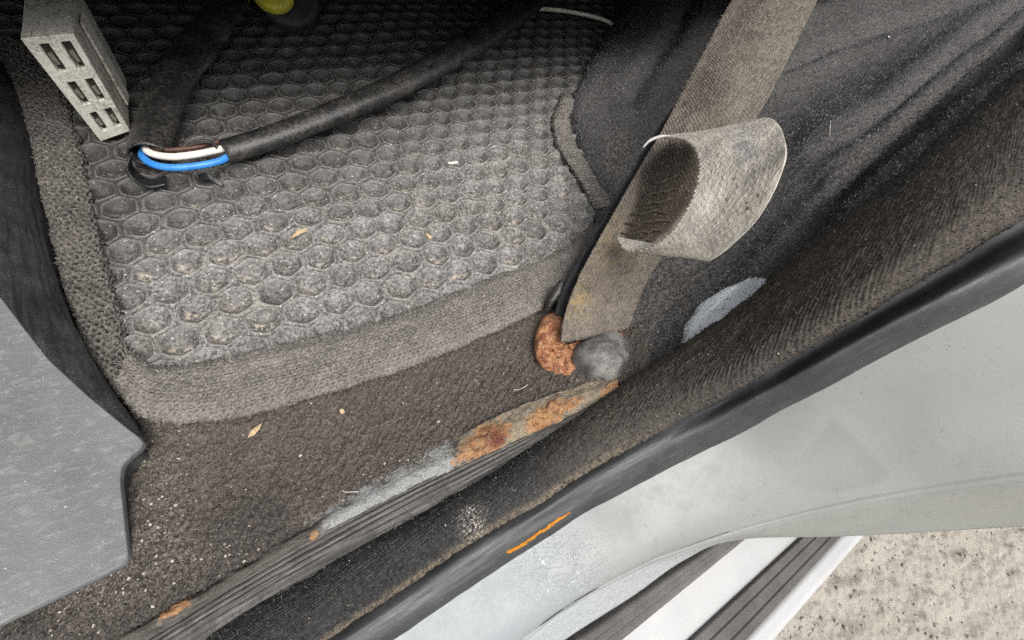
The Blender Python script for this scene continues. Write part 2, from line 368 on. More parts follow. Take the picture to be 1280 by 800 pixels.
simple('added_seat_cloth', (.012, .012, .013), (.02, .02, .022), 20, .95, .2, .0006, .8)
simple('connector', (.56, .545, .48), (.70, .685, .61), 14, .5, .45, .0003, 1.8, (.15, .12, .085), .75)
simple('connector_slot', (.02, .018, .016), (.04, .03, .025), 5, .8, .2)
simple('terminal', (.14, .125, .1), (.22, .2, .165), 3, .4, .6)
simple('wire_white', (.74, .68, .58), (.82, .77, .68), 6, .45, .4, .0001, .8, (.5, .42, .33), .5)
simple('wire_blue', (.03, .21, .62), (.045, .27, .72), 8, .38, .5, .0001, .8, (.12, .28, .55), .4)
simple('wire_brown', (.07, .035, .025), (.1, .05, .035), 6, .5, .4)
simple('yellow_plastic', (.55, .52, .03), (.66, .62, .06), 8, .45, .5, .0002, .8, (.5, .48, .3), .4)
# rubber bead
n = NT('rubber_bead', .42, .5); a = n.noise(18, 4, .6); s_ = n.noise(3, 5, .7, n.uv, 0, (.12, 1, 1)); b = n.noise(.9, 3, .7)
col = n.mix(n.ramp(a, .35, .65), (.028, .030, .033), (.043, .044, .047)); col = n.mix(n.ramp(s_, .52, .74, 0, .35), col, (.11, .11, .11)); col = n.mix(n.ramp(b, .64, .72, 0, .7), col, (.24, .235, .22))
MAT['rubber_bead'] = n.done(col, n.bump(n.math('ADD', b, s_), .0002, .7), n.ramp(s_, .3, .7, .33, .6))
simple('scrape_orange', (.42, .155, .012), (.52, .22, .02), 3, .8, .2, .0006, 1.6, (.16, .085, .03), .9)
# body paint, weathered
n = NT('body_paint', .4, .3); a = n.noise(70, 3, .5); b = n.noise(3.5, 5, .75); c = n.noise(12, 5, .75); sp = n.noise(2.0, 2, .6)
col = n.mix(n.ramp(a, .35, .65), (.225, .238, .229), (.25, .26, .248)); col = n.mix(n.ramp(c, .48, .75, 0, .35), col, (.18, .188, .178))
dens = n.ramp(n.noise(26, 3, .6), .42, .66)
col = n.mix(n.math('MULTIPLY', n.ramp(sp, .62, .70), n.math('MULTIPLY', dens, .9)), col, (.16, .16, .15))
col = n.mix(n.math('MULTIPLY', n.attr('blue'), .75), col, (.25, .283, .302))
col = n.mix(n.math('MULTIPLY', n.attr('reflection_patch'), .3), col, (.15, .155, .145))  # soft dark reflection painted into the body colour
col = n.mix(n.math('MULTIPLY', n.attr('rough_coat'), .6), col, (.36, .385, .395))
wr = n.math('MULTIPLY', n.attr('wrinkle'), n.ramp(n.math('ABSOLUTE', n.math('SUBTRACT', n.noise(6, 2, .5, None, 1.6), .5)), .035, .012))
col = n.mix(n.math('MULTIPLY', wr, .75), col, (.50, .53, .55))
hgt = n.math('ADD', n.math('MULTIPLY', b, .25), n.math('MULTIPLY', wr, .7)); hgt = n.math('ADD', hgt, n.math('MULTIPLY', n.math('MULTIPLY', n.attr('rough_coat'), n.noise(3.0, 4, .6)), 2.5))
MAT['body_paint'] = n.done(col, n.bump(hgt, .0007, .8), n.ramp(c, .3, .7, .3, .46))
simple('step_white', (.44, .45, .46), (.49, .495, .50), 40, .35, .5, .0001, 3, (.42, .42, .40), .35)
simple('step_rubber', (.085, .08, .076), (.12, .112, .106), 20, .7, .3, .0004, 1.0, (.2, .19, .18), .5)
# ground
n = NT('ground', .95, .15); a = n.noise(120, 4, .6); b = n.noise(9, 5, .7); c = n.noise(2.2, 4, .75); h_ = n.noise(16, 4, .65)
col = n.mix(n.ramp(a, .35, .65), (.335, .312, .272), (.37, .345, .305)); col = n.mix(n.ramp(b, .5, .72, 0, .3), col, (.37, .345, .305)); col = n.mix(n.ramp(n.noise(9, 4, .6), .74, .80, 0, .5), col, (.15, .132, .11)); col = n.mix(n.ramp(c, .66, .76, 0, .35), col, (.17, .152, .128))
MAT['ground'] = n.done(col, n.bump(n.math('ADD', b, n.math('MULTIPLY', c, .6)), .0025, .7))
n = NT('crumb', .85, .2); MAT['crumb'] = n.done(n.mix(n.attr('rnd'), (.56, .53, .48), (.26, .22, .165)))
n = NT('clod', .95, .15); MAT['clod'] = n.done(n.mix(n.attr('rnd'), (.38, .355, .315), (.31, .285, .25)), n.bump(n.noise(2, 4, .7), .001, .8))
n = NT('crumb_dark', .9, .2); MAT['crumb_dark'] = n.done(n.mix(n.attr('rnd'), (.07, .06, .05), (.3, .27, .23)))
simple('leaf', (.40, .29, .17), (.55, .43, .28), 2, .8, .2, .0003, .7); simple('paper', (.72, .69, .64), (.6, .56, .5), 3, .8, .2); simple('lint', (.5, .48, .45), (.65, .62, .58), 3, .9, .1)
simple('worn_edge', (.40, .40, .385), (.50, .49, .47), 4, .5, .4)

# ------------------------------------------------------------------ ground
GZ = -0.36
gx = np.linspace(.1, 1.3, 700); gy = np.linspace(-.8, .0, 470); X, Y = np.meshgrid(gx, gy)
Z = GZ + .008 * fbm(X * 28, Y * 28, 5, 3) + 0.003 * fbm(X * 75, Y * 75, 9, 3) + .0012 * fbm(X * 240, Y * 240, 29, 2) - .004 * np.maximum(0, fbm(X * 50, Y * 50, 19, 3) - .5)
edge = np.minimum(np.minimum(sm(X, .1, .15), sm(1.3 - X, 0, .05)), np.minimum(sm(Y, -.8, -.75), sm(.0 - Y, 0, .05)))
G = np.stack([X, Y, GZ - .03 + (Z - GZ + .03) * edge], -1)
G_GROUND = G
g = grid('ground', G, MAT['ground']); tag(g, 'pale beige trodden dirt and concrete beside the car', 'ground', kind='structure')
B = 40
g2 = mk('ground_sheet', [(-B, -B, GZ - .012), (B, -B, GZ - .012), (B, B, GZ - .012), (-B, B, GZ - .012)], [[0, 1, 2, 3]], MAT['ground'], g)

# ------------------------------------------------------------------ car body: painted sill, flange, seal lip, rubber bead, side step
car = empty('parked_car', P(640, 640, -.02), 'pale grey car seen at its open door sill, paint curving up at the right', 'car')
ZS = ([250, 419, 600, 728, 800, 881, 960, 1067, 1180, 1290], [.012, .014, .018, .024, .033, .055, .082, .113, .138, .157])
def zs(u, o=0): return float(np.interp(u, *ZS)) + o
paint_top = [(440, 835), (497, 800), (560, 757), (640, 703), (715, 656), (790, 611), (920, 545), (1040, 481), (1205, 397), (1300, 348)]
zt = [.008, .009, .010, .0115, .015, .019, .042, .083, .127, .146]
b0 = [(u - 4, v - 7, z - .001) for (u, v), z in zip(paint_top, zt)]
b1 = [(560, 835, .003), (650, 775, .004), (770, 705, .008), (900, 640, .02), (1060, 556, .06), (1180, 510, .09), (1300, 465, .115)]
b2 = [(590, 850, -.006), (700, 760, -.005), (790, 710, -.003), (840, 689, .001), (960, 651, .022), (1120, 617, .055), (1300, 592, .09)]
b3 = [(610, 870, -.014), (700, 800, -.014), (790, 742, -.013), (855, 697, -.009), (920, 672, -.004), (1060, 667.5, .012), (1300, 654.5, .035)]
R = [crom(W(r), 300) for r in (b0, b1, b2, b3)]
R[2] = R[2] + 0
bt = R[3] + np.array([0, .035, -.012]); bt2 = bt + np.array([0, .03, -.05])
def strip(rows_w, counts):
    out = []
    for a, b, k in zip(rows_w[:-1], rows_w[1:], counts):
        t = np.linspace(0, 1, k, endpoint=False)[:, None, None]; out.append(a[None] * (1 - t) + b[None] * t)
    return np.concatenate(out + [rows_w[-1][None]], 0)
top = np.stack([crom(np.stack([R[0], R[1], R[2]])[:, i], 90) for i in range(300)], 1)
# rolled fold between the upper face and the lower facet
rl = R[2] + (R[3] - R[2]) * .06 + np.array([0, -.0012, 0])
low = strip([R[2], rl, R[3], bt, bt2], [5, 30, 8, 6])
G = np.concatenate([top[:-1], low], 0)
u, v = pix(G); N = normals(G); Um, Vm = guv(G)
rowi = np.arange(G.shape[0])[:, None]
G = G + N * (.00025 * fb3(G, 40, 3, 2) + .0014 * np.exp(-((rowi - 89) / 1.3) ** 2))[..., None]
facet = (np.arange(G.shape[0]) >= 92)[:, None] & np.ones(G.shape[1], bool)
wrk = np.exp(-((u - 700) / 42) ** 2 - ((v - 705) / 34) ** 2) * 1.3 + .5 * np.exp(-((u - 820) / 30) ** 2 - ((v - 640) / 14) ** 2) * 0
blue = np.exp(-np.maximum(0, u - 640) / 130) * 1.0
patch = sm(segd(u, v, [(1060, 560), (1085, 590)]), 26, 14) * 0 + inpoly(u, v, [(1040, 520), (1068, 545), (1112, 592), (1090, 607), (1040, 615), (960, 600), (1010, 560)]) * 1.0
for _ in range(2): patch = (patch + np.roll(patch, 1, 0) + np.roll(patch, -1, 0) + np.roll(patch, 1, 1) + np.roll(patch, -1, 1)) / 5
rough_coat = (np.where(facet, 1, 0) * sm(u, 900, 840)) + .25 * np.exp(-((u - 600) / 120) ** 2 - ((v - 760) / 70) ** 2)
sill = grid('sill_panel', G, MAT['body_paint'], car, dict(wrinkle=np.clip(wrk, 0, 1), blue=blue * sm(np.hypot(u - 560, v - 780), 420, 120), reflection_patch=patch * sm(u, 950, 1040), rough_coat=rough_coat), solid=.0012)
# rubber bead under the seal
seal_low = [(360, 838), (419, 797), (600, 675), (672, 634), (728, 597), (769, 573), (881, 506), (960, 462), (1067, 397), (1180, 330), (1300, 257)]
a0 = [(u_ - 6, v_ - 12, zs(u_, -.006)) for u_, v_ in seal_low]
a1 = [(u_ + 3, v_ + 3 + 17 * max(0, (u_ - 800) / 480), zs(u_, .0000 - .009 * float(sm(np.array(u_), 740, 960)))) for u_, v_ in seal_low]
lows = crom([(u_, v_, z) for (u_, v_), z in zip(paint_top, zt)], 40); ups = crom([(u_, v_, zs(u_, 0)) for u_, v_ in seal_low], 40)
a2 = [tuple(ups[i] * .55 + lows[i] * .45 + np.array([0, 0, .0022])) for i in range(0, 40, 3)]
a2b = [tuple(ups[i] * .2 + lows[i] * .8 + np.array([0, 0, .0015])) for i in range(0, 40, 3)]
a3 = [tuple(lows[i] + np.array([0, 2, -.003])) for i in range(0, 40, 3)]
G = loft([a0, a1, a2, a2b, a3], 260, 40); Um, Vm = guv(G); G = G + normals(G) * (.0002 * fbm(Um / 12, Vm / 3, 4, 3))[..., None]
bead = grid('rubber_strip', G, MAT['rubber_bead'], car)
# orange scrape on the bead
sc = loft([[(632, 690, zs(640, -.0022)), (655, 675, zs(655, -.0014)), (680, 658, zs(680, -.0012)), (712, 639, zs(700, -.001))],
           [(636, 692, zs(640, -.0024)), (660, 679, zs(655, -.0018)), (684, 662, zs(680, -.0014)), (713, 641, zs(700, -.0012))]], 60, 9)
# snap onto the bead surface along the view ray, then lift a little
su, sv = pix(sc); bu, bv = pix(G); flatG = G.reshape(-1, 3); bu = bu.ravel(); bv = bv.ravel(); BN = normals(G).reshape(-1, 3)
Gs = np.zeros_like(sc)
def snap(uu, vv, lift, srcG, srcN):
    pu, pv = pix(srcG); k = np.argmin((pu - uu) ** 2 + (pv - vv) ** 2)
    d = ray(uu, vv); p0 = srcG[k]; nn = srcN[k]; t = ((p0 - CAM) @ nn) / (d @ nn); return CAM + d * t + nn * lift, nn
for j in range(sc.shape[0]):
    for i in range(sc.shape[1]): Gs[j, i] = snap(su[j, i], sv[j, i], .00022, flatG, BN)[0]
Um, Vm = guv(Gs); rag = fbm(Um / 7, Vm / .8, 8, 3)
keep = (rag[:-1, :-1] > -.42 - .5 * np.sin(np.linspace(0, np.pi, 8))[:, None] + .42)
grid('orange_scrape', Gs, MAT['scrape_orange'], bead, solid=.00015, keep=keep)['label'] = 'orange paint scrape on the black rubber strip'

# sill flange and the ribbed lip of the seal
f0 = [(90, 822), (250, 735), (390, 649), (456, 611), (575, 548), (660, 507), (770, 471)]
f1 = [(160, 812), (300, 727), (400, 669), (480, 627), (600, 570), (690, 530), (775, 489)]
g1 = [(240, 812), (330, 754), (400, 714), (519, 649), (619, 592), (700, 541), (782, 493)]
zf = [.010, .011, .012, .013, .015, .017, .02]
G = loft([[(u_, v_ - 4, z - .003) for (u_, v_), z in zip(f0, zf)], [(u_ * .5 + x * .5, v_ * .5 + y * .5, z + .001) for (u_, v_), (x, y), z in zip(f0, f1, zf)], [(u_, v_ + 2, z) for (u_, v_), z in zip(f1, zf)]], 420, 40)
u, v = pix(G); Um, Vm = guv(G)
rust = np.zeros_like(u)
for (x, y, rx, ry) in ((605, 553, 44, 26), (684, 519, 36, 22), (764, 487, 16, 10), (222, 757, 30, 13), (393, 669, 8, 6), (715, 505, 18, 8)): rust = np.maximum(rust, np.exp(-(((u - x) + (v - y) * .0) / rx) ** 2 - (((v - y) + (u - x) * .52) / ry) ** 2))
paintm = sm(u, 365, 430) * sm(u, 600, 545) ; tan = .75 * sm(u, 530, 585) * sm(u, 800, 770) + .3 * sm(u, 420, 480) * sm(u, 560, 500) + .4 * sm(u, 280, 230)
hh = .0005 * fbm(Um / 5, Vm / 4, 5, 4) + .0022 * rust * (fbm(Um / 5, Vm / 5, 15, 4) + .45)
tq = np.linspace(0, 1, 40)[:, None]
hh = hh - sm(tq, .6, .0) * (.0016 + .0022 * np.clip(fbm(Um / 6, 0 * Um, 61, 4), -.6, 1)) * (1 - .6 * sm(u, 540, 600))
G = G + normals(G) * hh[..., None]
FLG = grid('sill_flange', G, MAT['sill_flange'], car, dict(redrust=np.clip(1.2 * np.exp(-((u - 622) / 13) ** 2 - ((v - 549) / 11) ** 2), 0, 1), rust=rust * .9, paint=paintm * .85, tan=tan * .9))
FLG['label'] = 'bare sill edge with chalky paint and orange rust'
G = loft([[(u_, v_ - 3, z - .001) for (u_, v_), z in zip(f1, zf)], [(u_ * .5 + x * .5, v_ * .5 + y * .5, z + .002) for (u_, v_), (x, y), z in zip(f1, g1, zf)], [(u_, v_ + 6, z + .000) for (u_, v_), z in zip(g1, zf)]], 380, 56)
Um, Vm = guv(G); t = np.linspace(0, 1, 56)[:, None]; wd = 1 - .9 * sm(np.arange(380)[None] / 380, .55, .95)
rib = np.abs(np.sin(t * np.pi * 7 + .5 * fbm(Um / 40, Vm * 0, 3, 2))) ** .6
crk = np.maximum(0, fbm(Um / 16, Vm / .9, 21, 2) - .3)
G = G + normals(G) * ((.0010 * rib - .0012 * crk) * wd + .0002 * fbm(Um / 1.5, Vm / 1.0, 5, 2))[..., None]
grid('seal_lip', G, MAT['seal_lip'], car)['label'] = 'cracked ribbed grey edge of the sill seal'

# side step: white plates and dark rubber inserts, lower and outside
def stepstrip(name, l0, l1, z, mat, nx=2, ribs=0, round_=0, h=.004):
    A = [P(*l0[0], z), P(*l0[1], z)]; Bq = [P(*l1[0], z), P(*l1[1], z)]
    def ext(q): d = (q[1] - q[0]); d /= np.linalg.norm(d); return np.stack([q[0] - d * .25, q[1] + d * .7])
    A, Bq = ext(A), ext(Bq); nv = 40
    t = np.linspace(0, 1, nv); L_ = np.linspace(0, 1, 30)
    base = (A[0][None, None] * (1 - L_)[None, :, None] + A[1][None, None] * L_[None, :, None]) * (1 - t)[:, None, None] + (Bq[0][None, None] * (1 - L_)[None, :, None] + Bq[1][None, None] * L_[None, :, None]) * t[:, None, None]
    hz = np.minimum(1, np.minimum(t, 1 - t) * 14) ** .5 * h
    if ribs: hz = hz - h * .75 * (np.abs(((t * (ribs + 1)) % 1) - .5) > .43)
    if round_: hz = hz - round_ * np.maximum(0, t - .35) ** 2 * 2.4
    base[..., 2] += hz[:, None]
    return grid(name, base, mat, car, solid=.002)
SZ = -.06
stepstrip('step_plate', ((560, 820), (850, 620)), ((732, 800), (912, 677)), SZ - .004, MAT['step_white'])
stepstrip('step_tread', ((718, 800), (905, 672)), ((768, 800), (920, 676)), SZ + .002, MAT['step_rubber'], ribs=2)
stepstrip('step_plate', ((764, 800), (916, 676)), ((862, 800), (1000, 676)), SZ - .001, MAT['step_white'])
stepstrip('step_tread', ((856, 800), (992, 676)), ((934, 800), (1046, 676)), SZ + .002, MAT['step_rubber'], ribs=2)
stepstrip('step_edge', ((926, 800), (1040, 676)), ((990, 800), (1094, 676)), SZ + .001, MAT['step_white'], round_=.06)

# ------------------------------------------------------------------ door seal (flocked fabric)
seal_up = [(200, 850), (240, 806), (330, 750), (400, 709), (519, 644), (619, 587), (700, 536), (772, 487), (868, 425), (960, 354), (1060, 270), (1170, 180), (1300, 66)]
def zsu(u_): return float(np.interp(u_, [200, 400, 620, 772, 868, 960, 1060, 1170, 1300], [.012, .014, .019, .028, .05, .078, .108, .135, .16]))
ups = crom([(a, b, zsu(a)) for a, b in seal_up], 60); lows = crom([(a, b, zs(a, -.001)) for a, b in seal_low], 60)
rr = []
for f, dz in ((-.04, -.010), (0, -.004), (.12, .002), (.35, .0055), (.65, .0055), (.88, .002), (1.0, -.003), (1.03, -.010)):
    rr.append([tuple(ups[i] * (1 - f) + lows[i] * f + np.array([0, 0, dz])) for i in range(0, 60, 4)] + [tuple(ups[59] * (1 - f) + lows[59] * f + np.array([0, 0, dz]))])
G = loft(rr, 560, 110); u, v = pix(G); Um, Vm = guv(G); N = normals(G)
t = np.linspace(0, 1, 110)[:, None]; s_ = np.arange(560)[None] / 560
ribm = sm(u, 700, 800) * (.35 + .65 * sm(u, 1240, 1080)) * (.55 + .6 * np.clip(fbm(Um / 30, Vm / 14, 71, 3) + .3, 0, 1))
cross = np.abs(np.sin(Um / 3.8 * np.pi + 1.6 * fbm(Um / 14, Vm / 9, 2, 3))) ** .5 * (.6 + .4 * fbm(Um / 9, Vm / 3, 4, 2))
long_ = np.sin(Vm / 2.2 * np.pi * 2 + .6 * fbm(Um / 10, Vm / 3, 7, 2))
h = .0011 * cross * ribm * (1 + .0 * u) + .0005 * long_ * (1 - sm(u, 700, 800)) + .0006 * fb3(G, 9, 31, 3) + .0006 * fb3(G, 2.2, 32, 3)
G = G + N * h[..., None]
brown = 1.1 * sm(segd(u, v, seal_low), 15, 5) * sm(u, 860, 700) + .75 * sm(u, 640, 760) * sm(u, 1120, 950) * (1 - .55 * sm(t, .3, .8)) + .45 * sm(u, 950, 1100)
white = np.exp(-((u - 590) / 13) ** 2 - ((v - 652) / 20) ** 2) * 1.4
seal = grid('door_seal', G, MAT['seal_fabric'], None, dict(brown=brown + 0 * u, white=np.clip(white, 0, 1)))
tag(seal, 'dark fuzzy fabric door seal running along the sill and up the pillar', 'door seal')
p, nn, _ = sample(G, 16000); fuzz('fibres', p, nn, .0017, .00028, MAT['fibre_seal'], seal)
SEALG = G

# ------------------------------------------------------------------ brown carpet on the floor and sill
c0 = [(20, 380, -.014), (200, 400, -.014), (420, 380, -.014), (640, 300, -.014), (860, 240, -.012)]
c1 = [(0, 500, -.010), (180, 500, -.0085), (400, 460, -.0085), (600, 390, -.0085), (860, 300, -.007)]
c2 = [(-40, 640, -.004), (150, 600, -.003), (350, 560, -.002), (560, 480, -.001), (690, 430, 0), (860, 340, .003)]
c3 = [(-80, 770, .004), (120, 705, .005), (330, 640, .006), (540, 545, .007), (700, 470, .009), (860, 385, .012)]
c4 = [(-60, 900, .006), (100, 822, .008), (250, 738, .009), (390, 660, .010), (590, 556, .013), (770, 481, .018), (860, 430, .02)]
G = loft([c0, c1, c2, c3, c4], 640, 400); u, v = pix(G); Um, Vm = guv(G); N = normals(G)
sx = Um + .25 * Vm
h = .0010 * fbm(sx / 2.0, Vm / 6, 3, 3) + .0004 * np.abs(fbm(sx / 3.4, Vm / 9, 6, 3)) + .0007 * fb3(G, 1.8, 7, 2) + .001 * fbm(Um / 30, Vm / 30, 9, 2)
G = G + N * h[..., None]
grime = sm(segd(u, v, [(0, 800), (160, 770), (250, 712), (330, 660)]), 75, 15) * .8 + .5 * sm(segd(u, v, [(170, 560), (160, 700)]), 40, 10)
dustm = .45 * sm(segd(u, v, [(190, 530), (190, 640)]), 80, 10) + .5 * sm(segd(u, v, [(100, 750), (220, 700)]), 70, 10) + .25
chalk = sm(segd(u, v, [(385, 655), (450, 617), (560, 556)]), 13, 0) + .8 * sm(segd(u, v, [(575, 552), (660, 508), (765, 470)]), 10, 0)
carpet = grid('floor_carpet', G, MAT['brown_carpet'], None, dict(chalk=np.clip(chalk, 0, 1), grime=np.clip(grime, 0, 1), dust=np.clip(dustm, 0, 1)))
tag(carpet, 'worn brown grey floor carpet between the mat and the sill', 'carpet', kind='structure')
vis = ((v > 360) & inpoly(u, v, [(0, 830), (0, 770), (150, 700), (140, 560), (180, 510), (450, 465), (690, 360), (830, 320), (790, 480), (560, 575), (390, 660), (240, 750), (80, 840)])) * 1.0
p, nn, _ = sample(G, 80000, vis); fuzz('fibres', p, nn, .0019, .00026, MAT['fibre_brown'], carpet, np.array([.3, -1.3, 0]), spread=.6)
CARG = G

# ------------------------------------------------------------------ floor mat: hexagonal cups in a rubber sheet, fabric binding
PIT = .020; LO = np.array([-.06136, .25134]); EX = np.array([.9993, -.0386]); EY = np.array([-.0386, -.9993])
matpoly = [(-60, -120), (-60, 40), (60, 110), (100, 150), (118, 260), (140, 350), (170, 450), (205, 470), (340, 452), (500, 408), (640, 348), (705, 322), (745, 268), (752, 240), (725, 195), (705, 160), (712, 135), (740, 90), (800, 0), (840, -120)]
mat = empty('floor_mat', P(430, 300, 0), 'dusty black rubber floor mat with hexagonal cups and grey fabric edging', 'floor mat')
def matz(x, y): return .0022 * fbm(x * 9, y * 9, 40, 2) + .0008 * fbm(x * 40, y * 40, 41, 2)
SEG = 36; th = np.linspace(0, 2 * np.pi, SEG, endpoint=False)
def hexr(th, rnd):                                                         # hexagon outline with apothem 1, mixed towards a circle
    a = 1 / np.cos(((th + np.pi / 6) % (np.pi / 3)) - np.pi / 6); return a * (1 - rnd) + 1.06 * rnd
SCUP = np.array([.0, .2, .38, .52, .64, .74, .81, .855]); ZC = np.array([-4.3, -4.2, -3.85, -3.15, -2.15, -1.0, -.1, .34]) / 1000
SWEB = np.array([.855, .885, .915, .95, 1.0]); ZW = np.array([.30, .34, .1, -.12, -.2]) / 1000
cells = []
for r_ in range(-16, 9):
    for a_ in range(-22, 60):
        if (a_ + r_) % 2: continue
        c = LO + EX * (a_ * .5 * PIT) + EY * (r_ * .866 * PIT); uu, vv = pix(np.array([c[0], c[1], 0.0]))
        if -60 < uu < 860 and -90 < vv < 520: cells.append((c, r_, a_, float(uu), float(vv)))
webV, webF, webA, nb = [], [], {'rim': [], 'floor': [], 'dust': [], 'web': []}, 0
def dustf(u, v):
    return np.clip(.14 + 1.0 * sm(segd(u, v, [(260, 390), (430, 350), (600, 290), (690, 270)]), 190, 20) - .12 * sm(v, 140, 40) - .2 * sm(u, 200, 90), .06, 1)
base_ang = math.atan2(EX[1], EX[0])
ncup = 0
for c, r_, a_, uu, vv in cells:
    g = np.random.default_rng((r_ + 50) * 1000 + a_ + 100)
    jit = g.normal(size=2) * .0004; dep = g.uniform(.75, 1.12); rn = g.uniform(.25, .55); sc_ = g.uniform(.95, 1.03); tl = g.normal(size=2) * .12
    R_ = hexr(th, 0) * PIT * .5; Rc = (hexr(th, rn) * PIT * .5 * sc_) * (1 + .018 * g.normal() * np.cos(2 * th + g.uniform(0, 6)))
    ang = th + base_ang
    dirs = np.stack([np.cos(ang), np.sin(ang)], -1)
    def ring(s, z, web):
        k = s if web else 0
        f = sm(np.array([s]), .855, 1.0)[0] if web else 0
        rad = (Rc * (1 - f) + R_ * f) * s
        xy = c + jit * (1 - f) + dirs * rad[:, None]
        xy = xy + .0022 * np.stack([fbm(xy[:, 0] * 22, xy[:, 1] * 22, 51, 2), fbm(xy[:, 0] * 22, xy[:, 1] * 22, 57, 2)], -1)
        zz = z + tl[0] * z * np.cos(th) + tl[1] * z * np.sin(th)
        return np.c_[xy, zz * (dep if z < 0 and not web else 1) + matz(xy[:, 0], xy[:, 1])]
    def stats(V):
        return pix(V)
    rc = [ring(s, z, False) for s, z in zip(SCUP, ZC)]; rw = [ring(s, z, True) for s, z in zip(SWEB, ZW)]
    rw[0] = rc[-1]
    VW = np.concatenate(rw); uw, vw = pix(VW)
    inside = inpoly(uw, vw, matpoly).reshape(len(SWEB), SEG)
    if inside.sum() == 0: continue
    keep = (inside[:-1] | inside[1:])
    F = gfaces(len(SWEB), SEG, keep=keep, wrap=True)
    webV.append(VW); webF.append(F + nb); nb += len(VW)
    webA['rim'].append(np.repeat([1.0, .9, .3, 0, 0], SEG)); webA['floor'].append(np.zeros(len(VW))); webA['web'].append(np.repeat([0, .1, .6, 1, 1], SEG)); webA['dust'].append(dustf(uw, vw))
    if inpoly(np.array([uu]), np.array([vv]), matpoly)[0] or inside.mean() > .12:
        V = np.concatenate([rc[0][:1]] + rc[1:]); uc, vc = pix(V)
        F = [[0, 1 + i, 1 + (i + 1) % SEG] for i in range(SEG)] + [[1 + k * SEG + i, 1 + (k + 1) * SEG + i, 1 + (k + 1) * SEG + (i + 1) % SEG, 1 + k * SEG + (i + 1) % SEG] for k in range(len(SCUP) - 2) for i in range(SEG)]
        prof = lambda q: np.r_[q[0], np.repeat(q[1:], SEG)]
        fw = g.choice([0, .35, .9, 1.5]) * (.3 + .7 * float(dustf(np.array(uu), np.array(vv))))
        mk('cup', V, F, MAT['rubber_mat'], mat, attrs=dict(rim=prof(np.array([0, 0, 0, 0, 0, .05, .5, 1.0])), floor=np.clip(prof(np.array([.5, .7, .9, .9, .5, .1, 0, 0])) * fw * (np.r_[.4, np.tile(.35 - 1.0 * np.sin(th + .35), len(SCUP) - 1)]), 0, 1), web=np.zeros(len(V)), dust=np.clip(dustf(uc, vc) * g.uniform(.7, 1.3), 0, 1))); ncup += 1
print('cups', ncup)
sheet = mk('rubber_sheet', np.vstack(webV), np.vstack(webF), MAT['rubber_mat'], mat, attrs={k: np.concatenate(x) for k, x in webA.items()})
# weld the sheet so that its shading is continuous
md = sheet.modifiers.new('weld', 'WELD'); md.merge_threshold = .00005
# backing under the sheet
bk = [P(u_, v_, -.0105) for u_, v_ in matpoly]
mk('backing', bk, [list(range(len(bk)))[::-1]], MAT['dark_plastic'], mat, smooth=False)
def binding(name, inner, outer, zin, zmid, zout, mat_, nu, nv, pat, prob=None, nf=6000):
    k = 30; I = crom(inner, k); O = crom(outer, k); rows = []
    for f, z in ((-.06, zin - .004), (0, zin), (.12, zmid * .8), (.4, zmid), (.75, zmid), (.93, zmid * .8), (1.0, zmid * .1), (.985, -.004), (.92, -.009)):
        rows.append([(*(I[i] * (1 - f) + O[i] * f), z) for i in range(k)])
    G = loft(rows, nu, nv); Um, Vm = guv(G); N = normals(G); hp, hole = pat(Um, Vm); G = G + N * hp[..., None]
    o = grid(name, G, MAT[mat_], mat, dict(hole=hole))
    p, nn, _ = sample(G, nf); fuzz('fibres', p, nn, .0018, .00028, MAT['fibre_bind'], o); return o
def knit(U, V):
    Uw = U + .5 * fbm(U / 9, V / 9, 3, 2); Vw = V + .35 * fbm(U / 8, V / 8, 5, 2)
    col_ = np.floor(Vw / 2.2); ph = np.where(col_ % 2 > 0, 1, -1) * (Vw / 2.2 % 1) * .9
    a = np.abs(np.sin(Vw / 2.2 * np.pi)) ** .6; b_ = np.abs(np.sin((Uw / 3.0 + ph) * np.pi))
    return .0010 * a + .0013 * b_ * (.7 + .5 * fbm(U / 4, V / 4, 8, 2)) + .0012 * fbm(U / 14, V / 10, 6, 3) + .0006 * fbm(U / 2.2, V / 2.2, 16, 2), .8 * sm(a * .55 + b_ * .6 + .25 * fbm(U / 5, V / 5, 18, 2), .55, .2)
def net(U, V):
    a = U + .8 * fbm(U / 6, V / 6, 3, 2); b_ = V + .8 * fbm(U / 6, V / 6, 5, 2); k = 2 * np.pi / 3.4
    w_ = np.cos(k * a) + np.cos(k * (a * .5 + b_ * .866)) + np.cos(k * (a * .5 - b_ * .866))
    return -.0024 * sm(w_, .0, 2.0) + .0012 * fbm(U / 2.4, V / 2.4, 11, 3) + .0012 * fbm(U / 12, V / 12, 12, 3), sm(w_ + .8 * fbm(U / 7, V / 7, 14, 2), .8, 1.7)
binding('edge_binding', [(158, 440), (210, 462), (340, 440), (500, 398), (640, 341), (708, 312), (748, 278)], [(150, 478), (190, 523), (300, 517), (450, 477), (600, 421), (700, 371), (760, 320)], .000, .0040, -.003, 'binding', 640, 84, knit, nf=2600)
binding('edge_binding', [(55, 60), (95, 165), (120, 270), (145, 370), (166, 452), (200, 486)], [(-10, 40), (28, 135), (56, 260), (92, 400), (135, 478), (172, 514)], .000, .0032, -.003, 'binding_net', 420, 96, net, nf=2200)
binding('edge_binding', [(702, 118), (690, 150), (697, 185), (722, 225), (742, 262)], [(726, 128), (712, 150), (722, 185), (748, 228), (768, 255)], .001, .0050, -.002, 'binding', 160, 40, net, nf=900)

